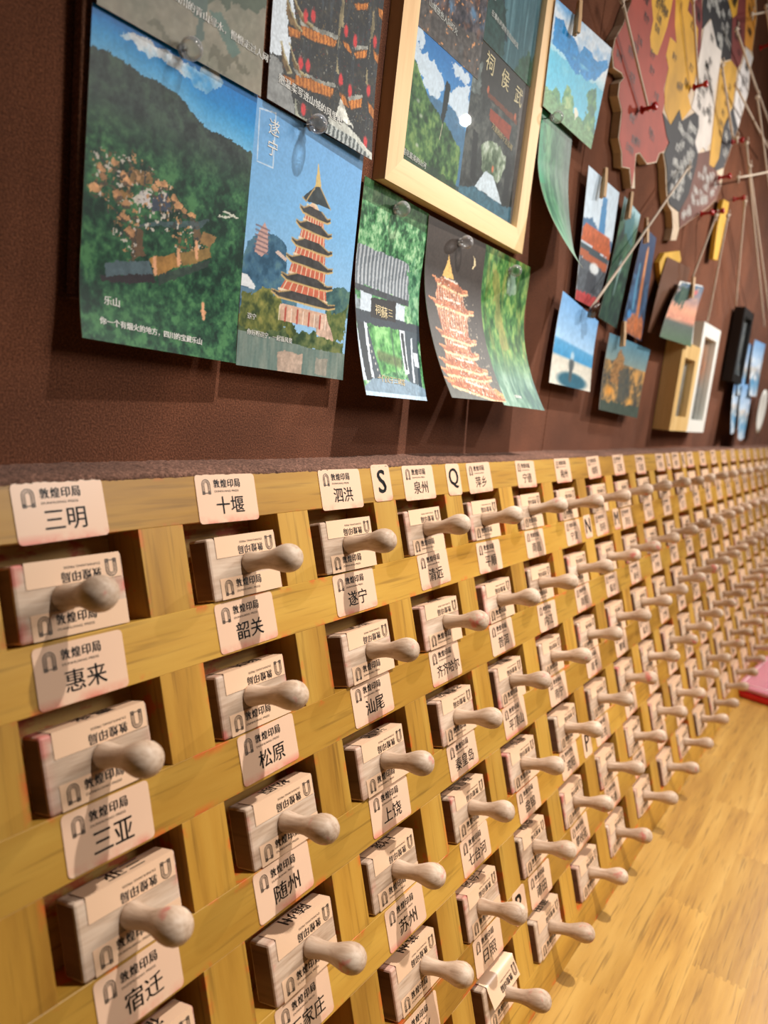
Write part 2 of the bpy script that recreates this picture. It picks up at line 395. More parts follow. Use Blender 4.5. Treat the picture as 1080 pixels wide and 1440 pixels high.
# ------------------------------------------------------------------ printed lettering as thin meshes
_cache = {}
def text_pts(body, bold=0.0):
    """flat mesh (verts array (n,2) in em, faces) of a string"""
    key = (body, bold)
    if key not in _cache:
        c = bpy.data.curves.new('txt', 'FONT'); c.body = body; c.resolution_u = 3; c.offset = bold
        o = bpy.data.objects.new('txt', c); COL.objects.link(o)
        dg = bpy.context.evaluated_depsgraph_get(); dg.update()
        m = o.evaluated_get(dg).to_mesh()
        v = np.array([q.co[:2] for q in m.vertices]) if len(m.vertices) else np.zeros((0, 2))
        f = [tuple(p.vertices) for p in m.polygons]
        o.evaluated_get(dg).to_mesh_clear(); bpy.data.objects.remove(o); bpy.data.curves.remove(c)
        _cache[key] = (v, f)
    return _cache[key]
class Flat:
    """collects flat print in (x, z)"""
    def __init__(s): s.v = []; s.f = []
    def add(s, v, f):
        b = len(s.v); s.v += [tuple(q) for q in v]; s.f += [tuple(i + b for i in q) for q in f]; return s
    def text(s, body, cx, cz, h, bold=0.0, width=None, rot=0.0, align='c'):
        if bold:                                  # heavier strokes: the outline printed thrice, slightly shifted
            for d in (-bold, 0.0, bold): s.text(body, cx + d, cz + d * 0.4, h, 0.0, width, rot, align)
            return s
        v, f = text_pts(body, 0.0)
        if not len(v): return s
        lo, hi = v.min(0), v.max(0); v = v - (lo + hi) / 2
        k = h / max(1e-6, (hi - lo)[1]); kx = width / (hi - lo)[0] if width else k
        v = v * np.array([kx, k])
        if align == 'l': v = v + np.array([(hi - lo)[0] * kx / 2, 0])
        ca, sa = math.cos(rot), math.sin(rot)
        v = np.stack([v[:, 0] * ca - v[:, 1] * sa + cx, v[:, 0] * sa + v[:, 1] * ca + cz], 1)
        return s.add(v, f)
    def stroke(s, pts, w):
        P = [np.array(p, float) for p in pts]; L = []; R = []
        for i, p in enumerate(P):
            t = P[min(i + 1, len(P) - 1)] - P[max(i - 1, 0)]; t = t / (np.linalg.norm(t) + 1e-9); n = np.array([-t[1], t[0]]) * w / 2
            L.append(p + n); R.append(p - n)
        m = len(P)
        return s.add(L + R, [(i, i + 1, i + 1 + m, i + m) for i in range(m - 1)])
    def logo(s, x0, x1, z0, z1):
        """arched-niche emblem"""
        def arch(ins, w):
            a0, a1, b0, b1 = x0 + ins, x1 - ins, z0, z1 - ins
            r = (a1 - a0) / 2; pts = [(a0, b0)] + [((a0 + a1) / 2 + r * math.cos(math.pi * (1 - k / 8)), b1 - r + r * math.sin(math.pi * (1 - k / 8))) for k in range(9)] + [(a1, b0)]
            s.stroke(pts, w)
        wd = x1 - x0
        arch(0.0, wd * .075); arch(wd * .15, wd * .05); arch(wd * .27, wd * .05)
        for k in range(3): s.stroke([(x0, z0 + wd * (.02 + .12 * k)), (x0 + wd * .3, z0 + wd * (.02 + .12 * k))], wd * .07); s.stroke([(x1 - wd * .3, z0 + wd * (.02 + .12 * k)), (x1, z0 + wd * (.02 + .12 * k))], wd * .07)
        s.stroke([(x0 + wd * .3, z0 + wd * .12), (x1 - wd * .3, z0 + wd * .12)], wd * .07)
        return s
    def mesh(s, name, y=0.0, rot180=None):
        if rot180: vs = [(2 * rot180[0] - a, y, 2 * rot180[1] - b) for a, b in s.v]
        else: vs = [(a, y, b) for a, b in s.v]
        return mesh(name, vs, s.f)
def brand(F, x, ztop, wtxt=0.19, h=0.047):
    """emblem and the shop's four characters, top-left at (x, ztop)"""
    F.logo(x, x + 0.056, ztop - 0.082, ztop)
    for k, ch in enumerate('敦煌印局'): F.text(ch, x + 0.105 + k * wtxt / 3.7, ztop - 0.024, h, 0.0016, h * 0.92)
    F.text('DUNHUANG PRESS', x + 0.08 + wtxt / 2, ztop - 0.068, 0.011, 0.0, wtxt * 0.95)
    return F

# ------------------------------------------------------------------ the rack of holes
C0, C1 = -2, 24                                   # uprights / columns
XL, XR = -1.282, 25.0
rack = empty('stamp_rack', (0, 0, 0), 'long leaning yellow wooden lattice rack holding the rows of stamps', 'rack', rot=(-ANG, 0, 0))
def hole_top(r): return -ZT - r * Q_
def hole_bot(r): return -ZT - r * Q_ - H_
DEP = 0.262
rails = [(0.0, hole_top(0))] + [(hole_bot(r), hole_top(r + 1)) for r in range(5)]
for zt, zb in rails:
    hh = (zt - zb) / 2
    o = link('rail', box_mesh('rail', (XL, 0, -hh), (XR, DEP, hh), 0.0025), rack, M_rail); o.location = Vector((0, 0, (zt + zb) / 2)) * S
# bottom rail is cut level where it stands on the table
zt = hole_bot(5); zb = TZ / CA + 0.0025
me = box_mesh('rail', (XL, 0, zb - (zt + zb) / 2), (XR, DEP, zt - (zt + zb) / 2), 0.0)
for v in me.vertices:
    if v.co.z < 0: v.co.z += v.co.y * math.tan(ANG)
o = link('rail', me, rack, M_rail); o.location = Vector((0, 0, (zt + zb) / 2)) * S
_up = {}
post_me = box_mesh('upright', (-0.5 * (1 - W_) + 0.0015, 0.0012, -H_ / 2 - 0.001), (0.5 * (1 - W_) - 0.0015, DEP, H_ / 2 + 0.001), 0.002); post_me.materials.append(M_post)
for c in range(C0, C1 + 1):
    for r in range(6):
        o = link('upright', post_me, rack); o.location = Vector((c + W_ + 0.5 * (1 - W_), 0, hole_top(r) - H_ / 2)) * S
bz = hole_bot(5) - 0.12
o = link('back_board', box_mesh('back_board', (XL, DEP + 0.001, bz), (XR, DEP + 0.05, -0.01), 0.0), rack, M_back)

# ------------------------------------------------------------------ name stickers on the rails
NAMES = {
 0: ['三明', '惠来', '三亚', '宿迁', '三门峡', '上海'], 1: ['十堰', '韶关', '松原', '随州', '石家庄', '沈阳'],
 2: ['泗洪', '遂宁', '汕尾', '上饶', '苏州', '绍兴'], 3: ['泉州', '清远', '齐齐哈尔', '秦皇岛', '七台河', '日照'],
 4: ['萍乡', '平顺', '普洱', '平顶山', '盘锦', '莆田'], 5: ['宁德', '南昌', '内江', '南宁', '濮阳', '攀枝花'],
 6: ['梅州', '宁波', '南阳', '南平', '南充', '南通'], 7: ['绵阳', '洛阳', '临沧', '聊城', '漯河', '柳州'],
 8: ['辽阳', '茂名', '丽水', '临汾', '六安', '娄底'], 9: ['吕梁', '乐山', '泸州', '兰州', '廊坊', '丽江'],
 10: ['开封', '昆明', '荆门', '荆州', '晋城', '晋中'], 11: ['焦作', '江门', '揭阳', '金华', '锦州', '九江'],
 12: ['济南', '济宁', '吉安', '吉林', '嘉兴', '景德镇'], 13: ['淮安', '淮北', '淮南', '黄冈', '黄山', '惠州']}
tag_poly = round_rect(0, 0.446, -0.272, 0.0, 0.022, 3)
tag_me = prism_mesh('name_tag', tag_poly, 0.0, 0.003); tag_me.materials.append(M_tag)
plain_print = brand(Flat(), 0.045, -0.028)
far_me = None
_rt = random.Random(11)
TAGJ = {(0, 0): (0.105, 0.004, -1.0), (1, 0): (0.118, 0.006, 1.0), (2, 0): (0.148, 0.0, 0.6), (3, 0): (0.135, 0.0, 0.5), (0, 1): (0.095, -0.01, 0.2), (1, 1): (0.12, -0.006, -0.9)}
def visible(p):
    """is a world point (lattice units) inside the camera's frame (with a margin)?"""
    q = Vector(p) - Vector((-1.5626, -3.0934, 0.5875)); d = q.dot(_f)
    if d < 0.1: return False
    x = 540 + 1038.6 * q.dot(_r) / d; y = 720 + 1038.6 * q.dot(_d) / d
    return -12 < x < 1092 and -12 < y < 1452
def lat2world(x, y, v): return (x, CA * y + SA * v, -SA * y + CA * v)
ORD = ['first', 'second', 'third', 'fourth', 'fifth', 'sixth', 'seventh', 'eighth', 'ninth', 'tenth', 'eleventh', 'twelfth', 'thirteenth', 'fourteenth', 'fifteenth', 'sixteenth', 'seventeenth', 'eighteenth', 'nineteenth', 'twentieth', 'twenty-first', 'twenty-second', 'twenty-third', 'twenty-fourth', 'twenty-fifth']
for c in range(0, C1 + 1):
    for r in range(6):
        z0 = 0.0 if r == 0 else hole_bot(r - 1) - 0.006
        if not any(visible(lat2world(c + 0.1 + a, 0, z0 - b)) for a in (0, 0.45) for b in (0, 0.27)): continue
        dx, dz, tl = TAGJ.get((c, r), (0.13 + _rt.uniform(-0.025, 0.03), _rt.uniform(-0.008, 0.006), _rt.uniform(-1.6, 1.6)))
        o = link('name_tag', tag_me, rack)
        o.location = Vector((c + dx, -0.0042, z0 + dz)) * S; o.rotation_euler = (0, math.radians(tl), 0)
        F = Flat(); F.v = list(plain_print.v); F.f = list(plain_print.f)
        nm = NAMES.get(c, None)
        if nm:
            s_ = nm[r]; n = len(s_)
            wd = {2: 0.205, 3: 0.285, 4: 0.335}[n]
            F.text(s_, 0.235 if n < 4 else 0.25, -0.175, 0.098 if n < 4 else 0.092, 0.0011, wd)
            o['label'] = 'cream sticker printed ' + s_
        else:
            F.text(random.Random(c * 7 + r).choice(['海口', '杭州', '合肥', '桂林', '广州', '福州', '佛山', '大理', '大连', '成都', '重庆', '长沙', '北京', '保定', '安庆', '鞍山']), 0.235, -0.175, 0.098, 0.0, 0.205)
        link('lettering', F.mesh('lettering', -0.0012), o, M_ink)
# loose index letters between the name stickers
let_poly = round_rect(0, 0.23, -0.27, 0.0, 0.03, 3)
let_me = prism_mesh('letter_tag', let_poly, 0.0, 0.003); let_me.materials.append(M_tag)
for ch, x, z in (('S', 2.735, 0.018), ('Q', 3.79, 0.0), ('R', 3.80, hole_bot(4) + 0.006), ('P', 5.74, hole_bot(3)), ('N', 6.74, hole_bot(0) + 0.01), ('M', 7.80, hole_bot(0) + 0.01), ('L', 10.76, 0.0), ('K', 11.76, 0.0)):
    o = link('letter_tag', let_me, rack); o.location = Vector((x, -0.0042, z)) * S; o.rotation_euler = (0, math.radians(_rt.uniform(-1, 2)), 0)
    o['label'] = 'cream sticker with the letter ' + ch
    link('lettering', Flat().text(ch, 0.115, -0.125, 0.17, 0.005).mesh('lettering', -0.0012), o, M_ink)

# ------------------------------------------------------------------ the wooden stamps
BW, BH, BT = 0.27, 0.345, 0.15
block_me = box_mesh('block', (-BW, 0, 0), (BW, BT, BH), 0.014, 2); block_me.materials.append(M_block); block_me.materials.append(M_end)
for p in block_me.polygons: p.material_index = 1 if abs(p.normal.x) > 0.95 else 0
prof = [(0.0, 0.055), (0.006, 0.060), (0.02, 0.061), (0.05, 0.056), (0.09, 0.050), (0.13, 0.0485), (0.165, 0.051), (0.20, 0.058), (0.235, 0.068), (0.27, 0.0775), (0.30, 0.081), (0.325, 0.079), (0.35, 0.070), (0.37, 0.054), (0.382, 0.034), (0.386, 0.012)]
handle_me = lathe_mesh('handle', prof, 24); handle_me.materials.append(M_handle)
handle_far = lathe_mesh('handle', prof[1::2] + [prof[-1]], 12); handle_far.materials.append(M_handle)
def strip(x0, x1, z0, z1, over):
    """paper strip on the face that folds over the edge: over=+1 top, -1 bottom"""
    t = 0.003; vs = [(x0, -t, z0), (x1, -t, z0), (x1, -t, z1), (x0, -t, z1)]
    fs = [(0, 1, 2, 3)]
    if over > 0: vs += [(x0, BT * .8, z1), (x1, BT * .8, z1)]; fs += [(3, 2, 5, 4)]
    else: vs += [(x0, BT * .0 + 0.0, z0), (x1, 0.0, z0)]; fs += [(1, 0, 4, 5)]
    return mesh('paper_label', vs, fs)
lab_top = strip(-0.215, 0.255, BH - 0.115, BH + 0.003, 1); lab_top.materials.append(M_label)
lab_bot = strip(-0.215, 0.262, 0.002, 0.118, -1); lab_bot.materials.append(M_label)
let_bot = brand(Flat(), -0.185, 0.104).mesh('lettering', -0.0042); let_bot.materials.append(M_ink2)
_ft = brand(Flat(), 0, 0)
let_top = Flat().add([(0.232 - a, BH - 0.108 - b) for a, b in _ft.v], _ft.f).mesh('lettering', -0.0042); let_top.materials.append(M_ink2)
HX = {(1, 0): .02, (0, 0): -.05, (2, 0): -.02, (3, 0): .015, (2, 1): .015, (3, 1): .06, (1, 3): .035, (2, 4): .09, (4, 5): .025, (3, 4): -.05, (0, 2): -.01, (1, 1): -.04, (3, 2): -.02, (4, 3): -.01}
BX = {(0, 0): 0.335, (1, 0): 0.392, (2, 0): 0.355, (3, 0): 0.36, (1, 3): 0.40, (2, 4): 0.41, (4, 5): 0.36}
_rs = random.Random(23)
COLW = {0: 'first', 1: 'second'}
for c in range(0, C1 + 1):
    for r in range(6):
        bx = BX.get((c, r), 0.365 + _rs.uniform(-0.035, 0.035)); by = _rs.uniform(-0.022, 0.012); roll = _rs.uniform(-0.6, 0.6); yaw = _rs.uniform(-1.2, 1.2)
        hx = HX.get((c, r), _rs.uniform(-0.03, 0.03)); hz = _rs.uniform(-0.008, 0.012); t1, t2 = _rs.uniform(-2.2, 2.2), _rs.uniform(-2.2, 2.2)
        hs = _rs.uniform(0.96, 1.04)
        v0 = hole_bot(r) + 0.003 + abs(math.tan(math.radians(roll))) * BW
        pts = [lat2world(c + bx + a, b, v0 + d) for a in (-BW, BW) for b in (0, -0.38) for d in (0.1, 0.34)]
        if sum(visible(p) for p in pts) < 2: continue
        name = NAMES[c][r] if c in NAMES and c <= 5 else None
        end = '' if not name else ', below the sticker ' + name
        rowname = ['top', 'second', 'third', 'fourth', 'fifth', 'bottom'][r]
        lab = 'beech stamp in the %s row, %s hole from the near end' % (rowname, ORD[c]) + end
        st = bpy.data.objects.new('wooden_stamp', None); st.empty_display_size = 0.02; COL.objects.link(st)
        tag(st, lab, 'stamp', 'wooden stamps in the lattice rack')
        M = Matrix.Rotation(-ANG, 4, 'X') @ Matrix.Translation(Vector((c + bx, by, v0)) * S) @ Matrix.Rotation(math.radians(roll), 4, 'Y') @ Matrix.Rotation(math.radians(yaw), 4, 'Z')
        st.matrix_world = M
        link('block', block_me, st)
        h = link('handle', handle_me if c < 11 else handle_far, st)
        h.location = Vector((hx, 0.0005, 0.172 + hz)) * S; h.rotation_euler = (math.radians(t1), _rs.uniform(0, 6.28), math.radians(t2)); h.scale = (1, hs, 1)
        peel = (c, r) == (3, 5)
        lt = link('paper_label', lab_top, st)
        lb = link('paper_label', lab_bot, st)
        if c < 12:
            a = link('lettering', let_top, lt); b = link('lettering', let_bot, lb)
        if name and c <= 4 and (c, r) != (3, 5):   # the sticker folds over the block: its city name lies upside down on the top
            ft = Flat().text(name, 0.235, -0.175, 0.092, 0.0011, {2: 0.205, 3: 0.285, 4: 0.335}[len(name)])
            link('lettering', mesh('lettering', [(0.232 - p + 0.03, -q - 0.115 + 0.012, BH + 0.0045) for p, q in ft.v], ft.f), lt, M_ink2)
        if peel:                                  # its upper label has come unstuck and hangs askew off the face
            me = mesh('paper_label', [(-0.215, -0.05, BH - 0.16), (0.255, -0.05, BH - 0.16), (0.255, -0.012, BH - 0.03), (-0.215, -0.012, BH - 0.03), (0.255, -0.006, BH + 0.004), (-0.215, -0.006, BH + 0.004), (0.25, 0.1, BH + 0.005), (-0.2, 0.1, BH + 0.005)], [(0, 1, 2, 3), (3, 2, 4, 5), (5, 4, 6, 7)], True)
            me.materials.append(M_label); lt.data = me; lt['label'] = 'half-peeled label lifting off the stamp'
            lm = Flat().add([(0.232 - p, BH - 0.13 - q) for p, q in _ft.v], _ft.f).mesh('lettering', 0.0)
            for v in lm.vertices:
                zz = v.co.z / S; v.co.y = S * (-0.05 + (zz - (BH - 0.16)) / 0.13 * 0.038 - 0.0035)
            lm.materials.append(M_ink2); a.data = lm

# ------------------------------------------------------------------ measured outlines: cards (x, z in lattice units), their printed pictures (u, t), the map
CARDS = {"c1":{"q":[[0.549,2.127],[1.582,2.112],[1.541,0.625],[0.526,0.661]],"y":[0.2,0.15,0.18],"t0":0.75,"p":2},"c2":{"q":[[1.589,2.105],[2.599,2.092],[2.582,0.596],[1.561,0.617]],"y":[0.215,0.2,0.2],"t0":0.6,"p":2},"c3":{"q":[[2.709,2.0],[3.567,1.951],[3.505,0.504],[2.675,0.511]],"y":[0.275,0.05,0.06],"t0":0.35,"p":1.7},"c4":{"q":[[3.553,1.94],[4.532,1.921],[4.556,0.558],[3.619,0.552]],"y":[0.265,-0.1,-0.12],"t0":0.25,"p":1.8},"c5":{"q":[[4.508,1.928],[5.525,1.908],[5.488,0.511],[4.602,0.53]],"y":[0.275,-0.08,-0.1],"t0":0.3,"p":1.8},"c6":{"q":[[5.145,4.194],[6.639,4.362],[6.447,3.298],[5.168,3.289]],"y":[0.2,0.2,0.2],"t0":0,"p":1},"c7":{"q":[[5.251,3.305],[6.032,3.334],[6.163,2.135],[5.453,1.887]],"y":[0.25,-0.3,0.09],"t0":0.3,"p":1.7},"c8":{"q":[[6.452,3.137],[7.497,3.13],[7.526,1.776],[6.611,1.765]],"y":[0.2,0.2,0.28],"t0":0.4,"p":1.5},"c9":{"q":[[7.695,3.144],[8.38,3.091],[8.126,1.626],[7.582,1.695]],"y":[0.2,0.26,0.2],"t0":0.2,"p":1.5},"c10":{"q":[[8.684,3.016],[9.259,2.99],[9.264,1.587],[8.335,1.636]],"y":[0.22,0.2,0.2],"t0":0.2,"p":1.5},"c11":{"q":[[6.239,1.795],[7.44,1.628],[7.402,0.779],[6.117,0.81]],"y":[0.2,0.16,0.16],"t0":0.3,"p":1.5},"c12":{"q":[[7.855,1.542],[9.692,1.512],[9.446,0.51],[7.768,0.576]],"y":[0.18,0.14,0.14],"t0":0.3,"p":1.5},"c13":{"q":[[10.281,2.573],[11.648,2.725],[11.066,1.706],[9.246,1.662]],"y":[0.05,-0.05,-0.05],"t0":0.3,"p":1.5},"A":{"q":[[0.5680000000000001,3.621],[1.597,3.601],[1.587,2.101],[0.558,2.121]],"y":[0.19,0.18,0.18],"t0":0.6,"p":2},"B":{"q":[[1.646,3.614],[2.643,3.571],[2.633,2.071],[1.646,2.114]],"y":[0.2,0.19,0.17],"t0":0.6,"p":2},"f3":{"q":[[3.069,3.124],[3.96,3.132],[3.94,2.206],[3.075,2.22]],"y":[0.235,0.235,0.235],"t0":0,"p":1},"f4":{"q":[[4.01,3.419],[4.89,3.417],[4.913,2.165],[3.911,2.204]],"y":[0.235,0.235,0.235],"t0":0,"p":1},"f1":{"q":[[3.049,3.873],[4.155,4.056],[3.966,3.134],[3.112,3.138]],"y":[0.235,0.235,0.235],"t0":0,"p":1},"f2":{"q":[[4.155,4.056],[5.121,4.172],[4.89,3.417],[4.023,3.419]],"y":[0.235,0.235,0.235],"t0":0,"p":1}}
